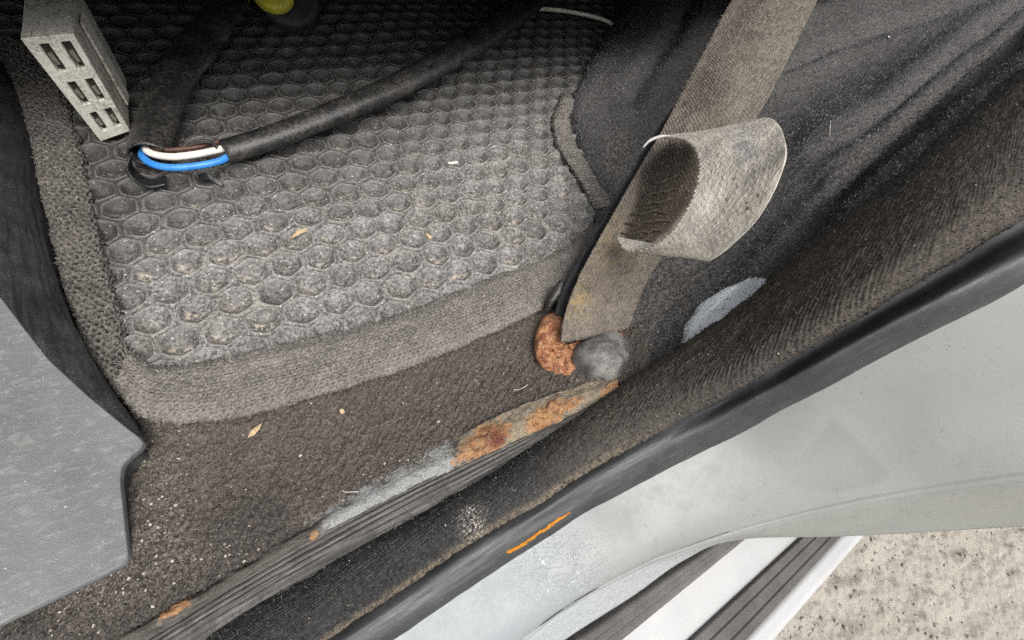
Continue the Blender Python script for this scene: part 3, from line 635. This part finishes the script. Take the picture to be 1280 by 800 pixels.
# ------------------------------------------------------------------ pillar carpet (dark), rising beside the belt
r0 = [(745, 520, -.004), (775, 492, .006), (862, 428, .040), (960, 358, .073), (1075, 265, .106), (1190, 170, .135), (1310, 70, .157), (1400, 0, .172)]
r1 = [(735, 430, -.004), (760, 410, .000), (850, 335, .026), (970, 245, .066), (1100, 145, .108), (1220, 45, .13), (1330, -40, .145), (1420, -110, .155)]
r2 = [(728, 330, -.004), (760, 300, .004), (830, 240, .020), (920, 150, .048), (1000, 70, .078), (1080, -10, .1), (1180, -110, .115)]
r3 = [(742, 252, -.004), (762, 225, .006), (800, 160, .02), (850, 70, .04), (895, -20, .055), (940, -110, .068)]
r4 = [(722, 190, -.004), (735, 160, .008), (762, 100, .018), (800, 20, .03), (830, -60, .04), (850, -110, .045)]
r5 = [(712, 160, -.004), (720, 130, .006), (742, 80, .010), (782, 10, .014), (815, -60, .018), (835, -110, .02)]
r6 = [(708, 165, -.008), (712, 130, -.006), (735, 80, -.006), (775, 10, -.006), (810, -60, -.006), (830, -110, -.006)]
G = loft([r0, r1, r2, r3, r4, r5, r6], 420, 420); u, v = pix(G); Um, Vm = guv(G); N = normals(G)
h = .0009 * fb3(G, 9, 3, 3) + .0008 * fb3(G, 2.6, 5, 3) + .003 * fb3(G, 50, 8, 2)
for pl, d_, w_ in (([(980, 86), (1060, 50), (1150, 25), (1260, -10)], .004, 6), ([(1030, 190), (1120, 130), (1215, 55), (1290, 0)], .006, 9), ([(1055, 245), (1120, 185), (1200, 110), (1290, 40)], .007, 8), ([(960, 345), (1050, 255), (1130, 180)], .003, 8), ([(790, 120), (830, 60), (870, -10)], .004, 9)):
    dd = segd(u, v, pl) + 2.5 * fbm(u / 40, v / 40, 4, 2); h = h - d_ * 1.3 * np.exp(-(dd / w_) ** 2) + d_ * .5 * np.exp(-((dd - 2.4 * w_) / (1.3 * w_)) ** 2)
H_ = h; G0_ = G; G = G + N * h[..., None]
pm = inpoly(u, v, [(852, 428), (856, 405), (876, 380), (905, 362), (935, 350), (962, 346), (960, 420), (880, 450)]) * 1.0
for _ in range(6): pm = (pm + np.roll(pm, 1, 0) + np.roll(pm, -1, 0) + np.roll(pm, 1, 1) + np.roll(pm, -1, 1)) / 5
G = G0_ + N * (H_ * (1 - .85 * pm) + .0012 * pm)[..., None]
dst = .55 * sm(segd(u, v, [(780, 480), (800, 430), (860, 340)]), 70, 15) + .6 * sm(segd(u, v, [(775, 180), (770, 210)]), 30, 8) + .25 * sm(segd(u, v, [(1010, 240), (1060, 200), (1290, 60)]), 40, 5) + .28
pil = grid('pillar_carpet', G, MAT['pillar_carpet'], None, dict(paint=pm, dust=np.clip(dst, 0, 1)))
tag(pil, 'black felt carpet over the pillar foot with a worn pale blue paint patch', 'carpet')
p, nn, (jj, ii) = sample(G, 60000, (1 - .9 * pm) * ((v > -40) & (u < 1330)))
fuzz('fibres', p, nn, .0024, .00032, MAT['fibre_grey'], pil)
PILG = G

# ------------------------------------------------------------------ seat belt: strap, loop, rusty bracket, bolt cap
belt = empty('seat_belt', P(745, 440, .01), 'frayed grey brown seat belt with a folded loop, bolted down by a rusty bracket', 'seat belt')
zr = [.014, .019, .036, .074, .112, .130, .148, .162, .172]
zl = [.014, .019, .034, .062, .086, .104, .121, .136, .148]
Le = [(702, 428), (707, 392), (731, 332), (790, 225), (826, 165), (868, 85), (914, 0), (946, -60), (980, -130)]
Re = [(786, 410), (800, 372), (822, 330), (884, 245), (943, 152), (984, 76), (1021, 0), (1048, -60), (1075, -130)]
mid = [((a + c) * .5, (b + d) * .5, (z + z2) * .5 + .0035) for (a, b), (c, d), z, z2 in zip(Le, Re, zl, zr)]
mid = [(746, 417, .002)] + mid
G = loft([[(708, 420, .002)] + [(a, b, z + .002) for (a, b), z in zip(Le, zl)], mid, [(782, 403, .002)] + [(a, b, z - .001) for (a, b), z in zip(Re, zr)]], 440, 60)
u, v = pix(G); Um, Vm = guv(G); N = normals(G)
h = .00022 * np.sin((Um + np.abs(Vm % 8 - 4) * 1.2) / 1.6 * np.pi) + .0007 * fbm(Um / 20, Vm / 14, 3, 3) + .00025 * fbm(Um / 1.4, Vm / 1.4, 4, 2) - .0012 * np.exp(-((v - 345) / 5) ** 2) * sm(u, 800, 770)
G = G + N * h[..., None]
stain = np.exp(-((u - 722) / 18) ** 2 - ((v - 375) / 26) ** 2) + .6 * np.exp(-((u - 760) / 30) ** 2 - ((v - 300) / 40) ** 2)
soil_shade = inpoly(u, v, [(800, 215), (835, 178), (866, 180), (876, 215), (862, 255), (835, 290), (800, 312), (776, 305), (790, 270)]) * 1.0  # darkens the strap inside the loop: painted shade over brown dirt
for _ in range(8): soil_shade = (soil_shade + np.roll(soil_shade, 1, 0) + np.roll(soil_shade, -1, 0) + np.roll(soil_shade, 1, 1) + np.roll(soil_shade, -1, 1)) / 5
strap = grid('strap', G, MAT['webbing'], belt, dict(soil_shade=np.clip(soil_shade * .95 + .5 * np.exp(-((u - 880) / 30) ** 2 - ((v - 110) / 30) ** 2) + .35 * np.exp(-((u - 745) / 40) ** 2 - ((v - 350) / 22) ** 2), 0, 1), stain=np.clip(stain, 0, 1), grey=0 * u, pit=0 * u), solid=.0015); BELTG = G
p, nn, _ = sample(G, 12000, (v > -30) * 1.0); fuzz('fibres', p, nn, .0012, .00028, MAT['fibre_belt'], strap)
# dark second layer showing along the left edge of the strap
G = loft([[(694, 392, .010), (701, 368, .014), (726, 322, .026), (780, 232, .052), (819, 168, .078), (840, 135, .088)], [(712, 398, .009), (722, 362, .015), (745, 318, .026), (796, 232, .05), (836, 172, .078), (850, 160, .088)]], 120, 12)
Um, Vm = guv(G); G = G + normals(G) * (.0006 * fbm(Um / 8, Vm / 4, 3, 3))[..., None]
grid('under_layer', G, MAT['dark_plastic'], belt, solid=.0012)
tube('under_layer_end', [(684, 388, .006), (688, 378, .010), (696, 366, .014), (702, 352, .018)], [.0018, .003, .0035, .002], MAT['black_sleeve'], belt, n=20)
# the loop
dz = [.000, .012, .024, .035, .041, .041, .033, .019, .004]
Lr = [(771, 298), (783, 315), (812, 311), (842, 287), (864, 250), (874, 214), (870, 188), (853, 173), (826, 170)]
Rr = [(880, 318), (886, 327), (916, 306), (948, 272), (972, 228), (982, 190), (976, 160), (960, 147), (938, 150)]
zb = [.052, .047, .050, .056, .065, .074, .081, .086, .088]
rows = [[(*Lr[i], zb[i] + dz[i]) for i in range(9)], [((Lr[i][0] + Rr[i][0]) / 2, (Lr[i][1] + Rr[i][1]) / 2 + (3 if i > 5 else 0), zb[i] + dz[i] + .0145) for i in range(9)], [(*Rr[i], zb[i] + dz[i] + .029 - .004 * (i > 5)) for i in range(9)]]
G = loft(rows, 260, 110); u, v = pix(G); Um, Vm = guv(G); N = normals(G)
tt = np.linspace(0, 1, 110)[:, None]
ser = .0006 * np.sign(np.sin(Um / 1.1 * np.pi)) * np.exp(-((tt) / .012) ** 2)
h = .00008 * np.sin((Um + np.abs(Vm % 8 - 4) * 1.2) / 1.6 * np.pi) + .0005 * fbm(Um / 14, Vm / 12, 3, 3) + .0002 * fbm(Um / 1.3, Vm / 1.3, 4, 2)
h = h * (1 - sm(tt, .93, 1.0))
G = G + N * h[..., None]
ax = np.gradient(G, axis=0); ax /= np.linalg.norm(ax, axis=-1, keepdims=True) + 1e-12; G = G - ax * ser[..., None]
grey = np.exp(-((u - 930) / 22) ** 2 - ((v - 185) / 40) ** 2) + .7 * np.exp(-((u - 885) / 40) ** 2 - ((v - 295) / 16) ** 2)
pit = .9 * sm(v, 180, 210) * sm(u, 880, 900) * sm(v, 285, 250)
loopo = grid('loop', G, MAT['webbing_loop'], belt, dict(stain=0 * u, grey=np.clip(grey, 0, 1), pit=pit), solid=.0010)
loopo['label'] = 'pale folded loop of seat belt webbing'
p, nn, _ = sample(G[:, :], 1500); fuzz('fibres', p, nn, .0005, .00016, MAT['fibre_belt'], loopo)
rimpts = crom([(x, y, a + b_) for (x, y), a, b_ in zip(Lr[3:], zb[3:], dz[3:])], 20)
# worn white edge at the top of the opening
tube('worn_edge', [(804, 184, .092), (812, 176, .0935), (824, 171, .0945), (838, 169.5, .095)], [.0004, .0009, .0010, .0004], MAT['worn_edge'], belt, n=20, seg=8)
# stitched rows inside the loop
for k, (x0, y0, x1, y1) in enumerate(((796, 258, 846, 248), (789, 269, 842, 262), (781, 281, 838, 275), (776, 293, 830, 287), (780, 303, 818, 299), (804, 246, 850, 234), (815, 232, 852, 218))):
    pts = []
    for t_ in np.linspace(0, 1, 9):
        x, y = x0 + (x1 - x0) * t_, y0 + (y1 - y0) * t_ + random.uniform(-1.2, 1.2)
        q, nn_ = snap(x, y, .0006 + random.uniform(0, .0008), BELTG.reshape(-1, 3), normals(BELTG).reshape(-1, 3)); pts.append(q)
    tube('stitching', pts, [.0005, .0012, .0013, .0012, .0005], MAT['webbing_inner'], belt, seg=6, n=40, world=True, wob=.25)
# rusty bracket: a lumpy plate with a hooked end
def lump(name, outline, zc, thick, mat_, parent, amp=.0012, nr=26, nt=90, seed=3):
    o = np.array(outline, float); o = crom(np.vstack([o, o[:1]]), nt + 1)[:-1]; c = o.mean(0)
    V, ths = [], []
    for k in range(nr):
        f = k / (nr - 1)
        for q in o:
            x = c + (q - c) * f; hgt = thick * (1 - max(0, (f - .7) / .3) ** 2.4)
            a = P(x[0], x[1], zc); b_ = fbm(np.array(a[0] * 260), np.array(a[1] * 260), seed, 5)
            V.append(P(x[0], x[1], zc + hgt + amp * float(b_) * (1 - f ** 8)) if k < nr - 1 else P(x[0], x[1], zc - .004))
    F = gfaces(nr, nt, wrap=True); return mk(name, V, F, MAT[mat_], parent)
lump('bracket', [(692, 388), (676, 400), (667, 428), (672, 455), (694, 474), (718, 482), (738, 474), (745, 440), (730, 425), (707, 428), (702, 405), (703, 391)], .003, .0065, 'rust', belt, .0036)['label'] = 'crusted orange rusty belt bracket'
lump('bracket', [(760, 422), (772, 414), (779, 418), (777, 432), (766, 440)], .006, .006, 'rust', belt, .002, nr=14, nt=40, seed=9)
# bolt cap: faceted dome
cb_, cn_ = P(757, 444, .002), P(737, 464, .017); ax_ = cn_ - cb_; Lc = np.linalg.norm(ax_); ax_ /= Lc
e1_ = np.cross(ax_, [0, 0, 1.0]); e1_ /= np.linalg.norm(e1_); e2_ = np.cross(ax_, e1_); NR, NTH = 30, 56; V = []
for k in range(NR):
    f = k / (NR - 1); d_ = (f ** 1.6) * (Lc + .004); rr_ = .0160 * min(1.0, (1 - (1 - min(1, d_ / (.5 * Lc))) ** 3.2) ** .62) * (1 + .03 * max(0, d_ / Lc - .6))
    for i in range(NTH):
        a = 2 * math.pi * i / NTH; q_ = rr_ * (1 + .012 * math.cos(6 * a))
        V.append(cn_ - ax_ * d_ + (e1_ * math.cos(a) + e2_ * math.sin(a)) * q_)
V = np.array(V); V += .00025 * fb3(V, 7, 5, 3)[:, None] * ax_
uu, vv = pix(V)
cap_ = mk('bolt_cap', V, gfaces(NR, NTH, wrap=True), MAT['bolt_cap'], belt, attrs={'rub': np.exp(-((uu - 733) / 9) ** 2 - ((vv - 462) / 10) ** 2)})
cap_['label'] = 'scuffed grey plastic bolt cap'

# ------------------------------------------------------------------ grey plastic trim panel, lower left
trim = empty('trim_panel', P(80, 640, 0), 'grey plastic sill trim panel with notched corner', 'trim panel')
TZ = .034
outl = [(-60, 305), (0, 370), (30, 410), (60, 448), (110, 494), (160, 535), (176, 547), (181, 554), (176, 562), (160, 574), (153, 584), (151, 600), (155, 640), (160, 690), (160, 700), (154, 707), (90, 738), (0, 781), (-80, 818), (-140, 850), (-160, 500)]
A_, B_, C_ = P(170, 600, .010), P(0, 370, .030), P(0, 780, .018); TN = np.cross(B_ - A_, C_ - A_)
def tz(x, y): d = ray(x, y); return float((CAM + d * (((A_ - CAM) @ TN) / (d @ TN)))[2])
TP = np.array([P(x, y, tz(x, y)) for x, y in outl]); cen = TP.mean(0)
nt = 220; o = []
d = np.r_[0, np.cumsum(np.linalg.norm(np.diff(np.vstack([TP, TP[:1]]), axis=0), axis=1))]
k = np.linspace(0, d[-1], nt, endpoint=False); ring_ = np.stack([np.interp(k, d, np.vstack([TP, TP[:1]])[:, j]) for j in range(3)], 1)
V = []; fr = list(np.linspace(0, .94, 24)) + [.965, .98, .988, .994, 1.0]
for f in fr:
    q = cen + (ring_ - cen) * f; dn = max(0, (f - .98) / .02); q[:, 2] = q[:, 2] + .0012 * fbm(q[:, 0] * 18, q[:, 1] * 18, 2, 2) - .0022 * dn ** 2
    V.append(q)
inner = ring_.copy(); inner[:, 2] = ring_[:, 2] - .0032; V.append(inner); inner = ring_ + (cen - ring_) * .16; inner[:, 2] = ring_[:, 2] - .004; V.append(inner)
inner = inner.copy(); inner[:, 2] = -.012; V.append(inner)
V = np.concatenate(V); mk('top_face', V, gfaces(len(fr) + 3, nt, wrap=True)[:, ::-1], MAT['trim_plastic'], trim)
e0 = [(x, y, tz(x, y) - .001) for x, y in ((-60, 305), (0, 369), (30, 409), (60, 447), (110, 493), (160, 534), (178, 549))]
e1 = [(-50, 180, .024), (0, 262, .022), (62, 375, .015), (118, 458, .010), (178, 543, .006)]
e2 = [(-40, 40, .004), (22, 130, .002), (50, 260, .002), (88, 400, .002), (136, 482, -.002), (178, 538, -.006)]
e3 = [(-20, 30, -.006), (30, 130, -.006), (60, 260, -.006), (98, 400, -.006), (145, 482, -.012), (186, 540, -.014)]
G = loft([[(a, b + 4, z - .002) for a, b, z in e0], e0, e1, e2, e3], 120, 60); Um, Vm = guv(G); G = G + normals(G) * (.0006 * fbm(Um / 12, Vm / 12, 3, 3))[..., None]
grid('side_face', G, MAT['dark_plastic'], trim)['label'] = 'sloping side of the trim panel, its shade painted dark'  # shaded side of the grey panel, painted with a near-black plastic

# ------------------------------------------------------------------ connector block with six terminal slots
con = empty('wiring_connector', P(140, 170, .002), 'dirty pale grey plug connector block with six slots, standing on the mat', 'connector')
y0 = .334; cs = [PY(25, 47, y0), PY(92, 41, y0), PY(163, 163, y0), PY(126, 176, y0)]
dv = np.array([.0045, .050, .001])
def boxmesh(name, q, dvec, mat_, parent, bev=.0012, cut=None):
    V = list(q) + [x + dvec for x in q]; F = [[0, 1, 2, 3], [7, 6, 5, 4], [0, 4, 5, 1], [1, 5, 6, 2], [2, 6, 7, 3], [3, 7, 4, 0]]
    o = mk(name, V, F, mat_, parent, smooth=False)
    if bev: b_ = o.modifiers.new('bevel', 'BEVEL'); b_.width = bev; b_.segments = 3
    return o
# front plate as a lattice around six openings
def fp(a, b): return (cs[0] * (1 - a) + cs[1] * a) * (1 - b) + (cs[3] * (1 - a) + cs[2] * a) * b
ca = [0, .17, .41, .60, .83, 1]; cb = [0, .06, .29, .40, .61, .71, .90, 1]
shell = [x + dv * .10 for x in cs]
boxmesh('body', shell, dv, MAT['connector'], con, .0012)
for i in range(5):
    for j in range(7):
        hole = i in (1, 3) and j in (1, 3, 5)
        q = [fp(ca[i], cb[j]), fp(ca[i + 1], cb[j]), fp(ca[i + 1], cb[j + 1]), fp(ca[i], cb[j + 1])]
        if not hole: continue
        # slot: dark pocket with a slanted divider and a metal terminal
        s_ = [fp(ca[i] + .07, cb[j] + .0), fp(ca[i + 1] - .02, cb[j]), fp(ca[i + 1] + .00, cb[j + 1]), fp(ca[i] + .12, cb[j + 1])]
        sl = boxmesh('slot', [x + dv * .02 for x in s_], dv * .085, MAT['connector_slot'], con, 0)
        t0 = [fp(ca[i] + .10, cb[j] + .08), fp(ca[i] + .20, cb[j] + .08), fp(ca[i] + .22, cb[j + 1] - .05), fp(ca[i] + .14, cb[j + 1] - .05)]
        boxmesh('terminal', [x - dv * .012 for x in t0], dv * .05, MAT['terminal'], sl, 0)
# raised frame bars between the slots
def bar(a0, a1, b0_, b1_, up=.02): return boxmesh('frame_bar', [fp(a0, b0_) - dv * up, fp(a1, b0_) - dv * up, fp(a1, b1_) - dv * up, fp(a0, b1_) - dv * up], dv * (.125 + up), MAT['connector'], con, .0006)
bar(0, .24, 0, 1); bar(.43, .66, .05, .95); bar(.85, 1, 0, 1)
for b0_, b1_ in ((0, .06), (.295, .40), (.615, .71), (.905, 1)): bar(.165, .885, b0_, b1_, .017)
boxmesh('side_rib', [cs[1] + dv * .35 + np.array([.0006, 0, -.004]), cs[1] + dv * .55 + np.array([.0016, 0, -.004]), cs[2] + dv * .55 + np.array([.0016, 0, .006]), cs[2] + dv * .35 + np.array([.0006, 0, .006])], np.array([.0016, 0, 0]), MAT['connector'], con, .0004)

# ------------------------------------------------------------------ wiring harness: black sleeves, white, blue and brown wires
har = empty('wiring_harness', P(240, 200, .0), 'split black cable sleeve with bare white and blue wires lying on the mat', 'wiring')
tube('sleeve', [(318, -70, .05), (286, 0, .036), (244, 62, .024), (212, 112, .016), (198, 146, .012), (190, 172, .011), (186, 194, .011)], [.0110, .0118, .0138, .0148, .0140, .0128, .0110], MAT['black_sleeve'], har, seg=26, n=80, flat=[.5, .45, .4, .36, .36, .5, .75], wob=.10, hollow=True)
tube('sleeve', [(281, 190, .011), (300, 184, .012), (350, 168, .014), (420, 140, .018), (500, 105, .022), (570, 66, .027), (640, 18, .033), (700, -40, .04)], [.0088, .0096, .0106, .0118, .0132, .0152, .018, .021], MAT['black_sleeve'], har, seg=26, n=110, flat=[.8, .68, .6, .56, .56, .6], wob=.05, hollow=True)
tube('wire', [(205, 120, .010), (185, 176, .0115), (186, 190, .013), (212, 196, .0145), (245, 193, .0145), (274, 187, .0135), (310, 178, .013)], .0022, MAT['wire_white'], har, n=70)['label'] = 'white wire'
tube('wire', [(205, 130, .006), (180, 184, .008), (182, 200, .011), (206, 209, .012), (242, 208, .012), (276, 201, .0115), (292, 192, .0105), (330, 178, .011)], .0022, MAT['wire_blue'], har, n=70)['label'] = 'blue wire'
tube('wire', [(205, 128, .012), (188, 178, .0125), (205, 187, .0135), (240, 185, .0135), (262, 180, .013), (300, 172, .012)], .0014, MAT['wire_brown'], har, n=60)['label'] = 'dark brown wire'
# torn flaps of the sleeves
fl = loft([[(158, 200, .013), (160, 214, .010), (170, 226, .007), (186, 233, .006), (206, 230, .006)], [(166, 192, .017), (166, 206, .006), (176, 218, .0035), (190, 224, .003), (207, 219, .003)]], 40, 10)
grid('torn_flap', fl, MAT['black_sleeve'], har, solid=.0014)
fl = loft([[(234, 182, .015), (246, 176, .018), (262, 176, .018), (272, 182, .017)], [(238, 184, .014), (248, 180, .016), (262, 180, .016), (270, 186, .016)]], 24, 6)
grid('torn_flap', fl, MAT['black_sleeve'], har, solid=.0014)
fl = loft([[(247, 218, .003), (258, 216, .006), (268, 222, .004), (280, 230, .001)], [(250, 226, .001), (262, 224, .004), (270, 229, .002), (278, 234, 0)]], 24, 8)
grid('torn_flap', fl, MAT['black_sleeve'], har, solid=.0014)
# yellow plug at the top edge
ye = empty('yellow_plug', P(340, 0, .01), 'round yellow plug lying at the back of the mat', 'plug')
def disc(name, c, r, hgt, mat_, parent, seg=40, axis=None):
    V = []; pr = [(0, hgt), (.75, hgt), (.92, hgt * .93), (1.0, hgt * .75), (1.0, 0)]
    z_ = np.array(axis if axis is not None else (0, 0, 1.0), float); z_ /= np.linalg.norm(z_); x_ = np.cross(z_, [0, 1, .2]); x_ /= np.linalg.norm(x_); y_ = np.cross(z_, x_)
    for a, b_ in pr: V += [c + (x_ * math.cos(t_) + y_ * math.sin(t_)) * r * a + z_ * b_ for t_ in np.linspace(0, 2 * math.pi, seg, endpoint=False)]
    return mk(name, V, gfaces(len(pr), seg, wrap=True), mat_, parent)
yc = P(341, -8, .03)
disc('cap', yc, .0165, .008, MAT['yellow_plastic'], ye, axis=(-.1, -.55, .8)); disc('key_ring', yc + np.array([-.0008, -.0045, .0065]), .008, .002, MAT['connector'], ye, axis=(-.1, -.55, .8))
disc('collar', yc - np.array([-.001, -.0075, .011]) + np.array([.012, 0, 0]), .024, .010, MAT['dark_plastic'], ye, axis=(-.1, -.55, .8))
# white wire at the back
ww = tube('loose_wire', [(640, 6, .012), (658, 10, .012), (690, 12, .012), (725, 17, .010), (752, 24, .007), (767, 31, .005)], .0022, MAT['wire_white'], None, n=50)
tag(ww, 'thin off-white wire end at the dark back of the mat', 'wire')

# ------------------------------------------------------------------ unseen seat added above the back of the mat to close off the light
def slab(name, x0, x1, y0_, y1_, z0, z1, mat_, bev):
    V = [(x0, y0_, z0), (x1, y0_, z0), (x1, y1_, z0), (x0, y1_, z0), (x0, y0_ - .01, z1), (x1, y0_ - .01, z1), (x1, y1_, z1), (x0, y1_, z1)]
    o = mk(name, V, [[3, 2, 1, 0], [4, 5, 6, 7], [0, 1, 5, 4], [1, 2, 6, 5], [2, 3, 7, 6], [3, 0, 4, 7]], mat_, smooth=True)
    b_ = o.modifiers.new('bevel', 'BEVEL'); b_.width = bev; b_.segments = 5; return o
seat = empty('added_seat', (.0, .7, 0)); seat['label'] = 'unseen black seat added over the back of the floor mat to shade it'  # unseen seat, added only to block light
seat.parent = car; seat.location = seat.location - car.location
def into(o, p): o.parent = p; o.location = o.location - p.location - car.location
into(slab('shade_cushion', -.75, .80, .287, 1.1, .112, .30, MAT['added_seat_cloth'], .02), seat)
into(slab('shade_panel', -.75, .80, .80, .84, -.02, .13, MAT['dark_plastic'], .004), seat)  # out-of-view walls added to stop light leaking in under the seat
into(slab('shade_panel', -.62, -.58, .42, .80, -.02, .13, MAT['dark_plastic'], .004), seat)
into(slab('shade_panel', .70, .74, .48, .80, -.02, .13, MAT['dark_plastic'], .004), seat)

# ------------------------------------------------------------------ small debris
def on(G, u_, v_, lift): return snap(u_, v_, lift, G.reshape(-1, 3), normals(G).reshape(-1, 3))
def flake(name, c, outline, hgt, mat_, label, cat, seed=1, ang=0):
    g = np.random.default_rng(seed); q = np.array(outline, float) / 1000; a = ang; Rm = np.array([[math.cos(a), -math.sin(a)], [math.sin(a), math.cos(a)]]); q = q @ Rm.T
    n_ = len(q); topz = hgt + g.uniform(-.3, .3, n_) * hgt * .6
    V = [np.r_[c[:2] + x, c[2] + z] for x, z in zip(q, topz)] + [np.r_[c[:2] + q.mean(0), c[2] + hgt * 1.25]] + [np.r_[c[:2] + x, c[2] + z - .0006] for x, z in zip(q, topz)]
    F = [[i, (i + 1) % n_, n_] for i in range(n_)] + [[i, n_ + 1 + i, n_ + 1 + (i + 1) % n_, (i + 1) % n_] for i in range(n_)] + [[n_ + 1 + i for i in range(n_)][::-1]]
    return tag(mk(name, V, F, MAT[mat_], smooth=False), label, cat)
flake('paper_scrap', P(567, 206, .001), [(-4.4, 1.2), (-1, .4), (3.6, -.6), (4.2, .8), (3.8, 2.2), (0, 2.4), (-3.6, 3.0)], .0012, 'paper', 'tiny white paper scrap in a cup of the mat', 'scrap', 2, -.0)
flake('leaf_fragment', P(319, 539, .001), [(-4, -1), (-1.2, -1.9), (2.4, -.8), (4.4, 1.0), (1.4, 1.3), (-1.4, 1.0)], .0014, 'leaf', 'small tan leaf fragment on the brown carpet', 'leaf', 3, .3)
flake('leaf_fragment', P(373, 292, .001), [(-6, -2.4), (-3, -.4), (1, 2.8), (5.5, 2.2), (6.5, -.4), (2, -1.2), (-2, -1.9)], .0009, 'leaf', 'dry tan leaf fragment lying across cups of the mat', 'leaf', 5, .15)
flake('leaf_fragment', P(536, 296, .0005), [(-1.2, -2.5), (.9, -2.4), (1.5, 0), (.8, 2.6), (-.7, 2.2), (-1.3, 0)], .0009, 'leaf', 'tiny orange brown leaf chip between cups of the mat', 'leaf', 6, .3)
flake('leaf_fragment', P(428, 515, .001), [(-1, -1.3), (.8, -1.2), (1.2, .5), (.2, 1.6), (-1, .8)], .0012, 'leaf', 'tiny tan chip on the brown carpet below the mat edge', 'leaf', 8, .3)
c_, _n = on(PILG, 1109, 48, .0005); flake('crumb', c_, [(-1.6, -1), (.6, -1.5), (1.6, .2), (.6, 1.3), (-1.2, .8)], .0014, 'paper', 'pale crumb on the black pillar carpet', 'crumb', 9, .5)
for nm, pts, G_, lb in (('lint_thread', [(428, 614), (433, 617), (440, 614), (447, 617)], CARG, 'curl of pale lint on the brown carpet by the sill'), ('lint_thread', [(641, 488), (648, 490), (655, 487), (658, 482)], CARG, 'curl of pale lint below the rusty bracket'), ('lint_thread', [(1036, 172), (1037, 163), (1039, 153)], PILG, 'short pale thread on the pillar carpet')):
    tag(tube(nm, [on(G_, a, b_, .0014)[0] for a, b_ in pts], .0002, MAT['lint'], None, seg=5, n=24, world=True), lb, 'lint')
# crumbs: uncountable grit
def scatter(name, G_, n_, prob, rmin, rmax, mat_, label, flat=.6):
    p, nn, _ = sample(G_, n_, prob); r = rmin + (rmax - rmin) * RNG.random(n_) ** 3
    return tag(rocks(name, p + nn * (r * .25)[:, None], r, MAT[mat_], flat=flat), label, 'grit')
u, v = pix(CARG)
pr = vis * (.16 + .9 * sm(segd(u, v, [(200, 520), (185, 640)]), 60, 5) + 1.3 * sm(segd(u, v, [(40, 790), (110, 750), (230, 690), (300, 690)]), 60, 5) + .12 * sm(segd(u, v, [(660, 400), (740, 480)]), 60, 5))
scatter('grit', CARG, 520, pr, .0002, .0008, 'crumb', 'pale grit and crumbs scattered over the brown carpet')
u, v = pix(SEALG); scatter('grit', SEALG, 90, ((v < 830) & (u < 1280)) * 1.0, .0002, .0006, 'crumb', 'fine pale grit on the fabric door seal')
u, v = pix(PILG); scatter('grit', PILG, 220, ((v > 0) & (u < 1280)) * (.15 + sm(segd(u, v, [(800, 440), (780, 470)]), 60, 5) + sm(segd(u, v, [(770, 200), (790, 160)]), 40, 5)), .0002, .0006, 'crumb', 'fine pale grit on the black pillar carpet')
mg = np.stack(np.meshgrid(np.linspace(-.12, .42, 200), np.linspace(.08, .5, 160)) + [np.zeros((160, 200))], -1); u, v = pix(mg)
ip = inpoly(u, v, [(140, 230), (180, 440), (340, 440), (500, 390), (690, 320), (740, 250), (690, 150), (520, 130)])
scatter('grit', mg, 260, ip * (.2 + dustf(u, v) ** 2), .0002, .0008, 'crumb', 'pale grit lying on the rubber floor mat')
u, v = pix(G_GROUND); scatter('clods', G_GROUND, 500, ((u > 940) & (u < 1300) & (v > 640) & (v < 820)) * 1.0, .0010, .0040, 'clod', 'small earth clods and pebbles lying on the pale ground', .55)
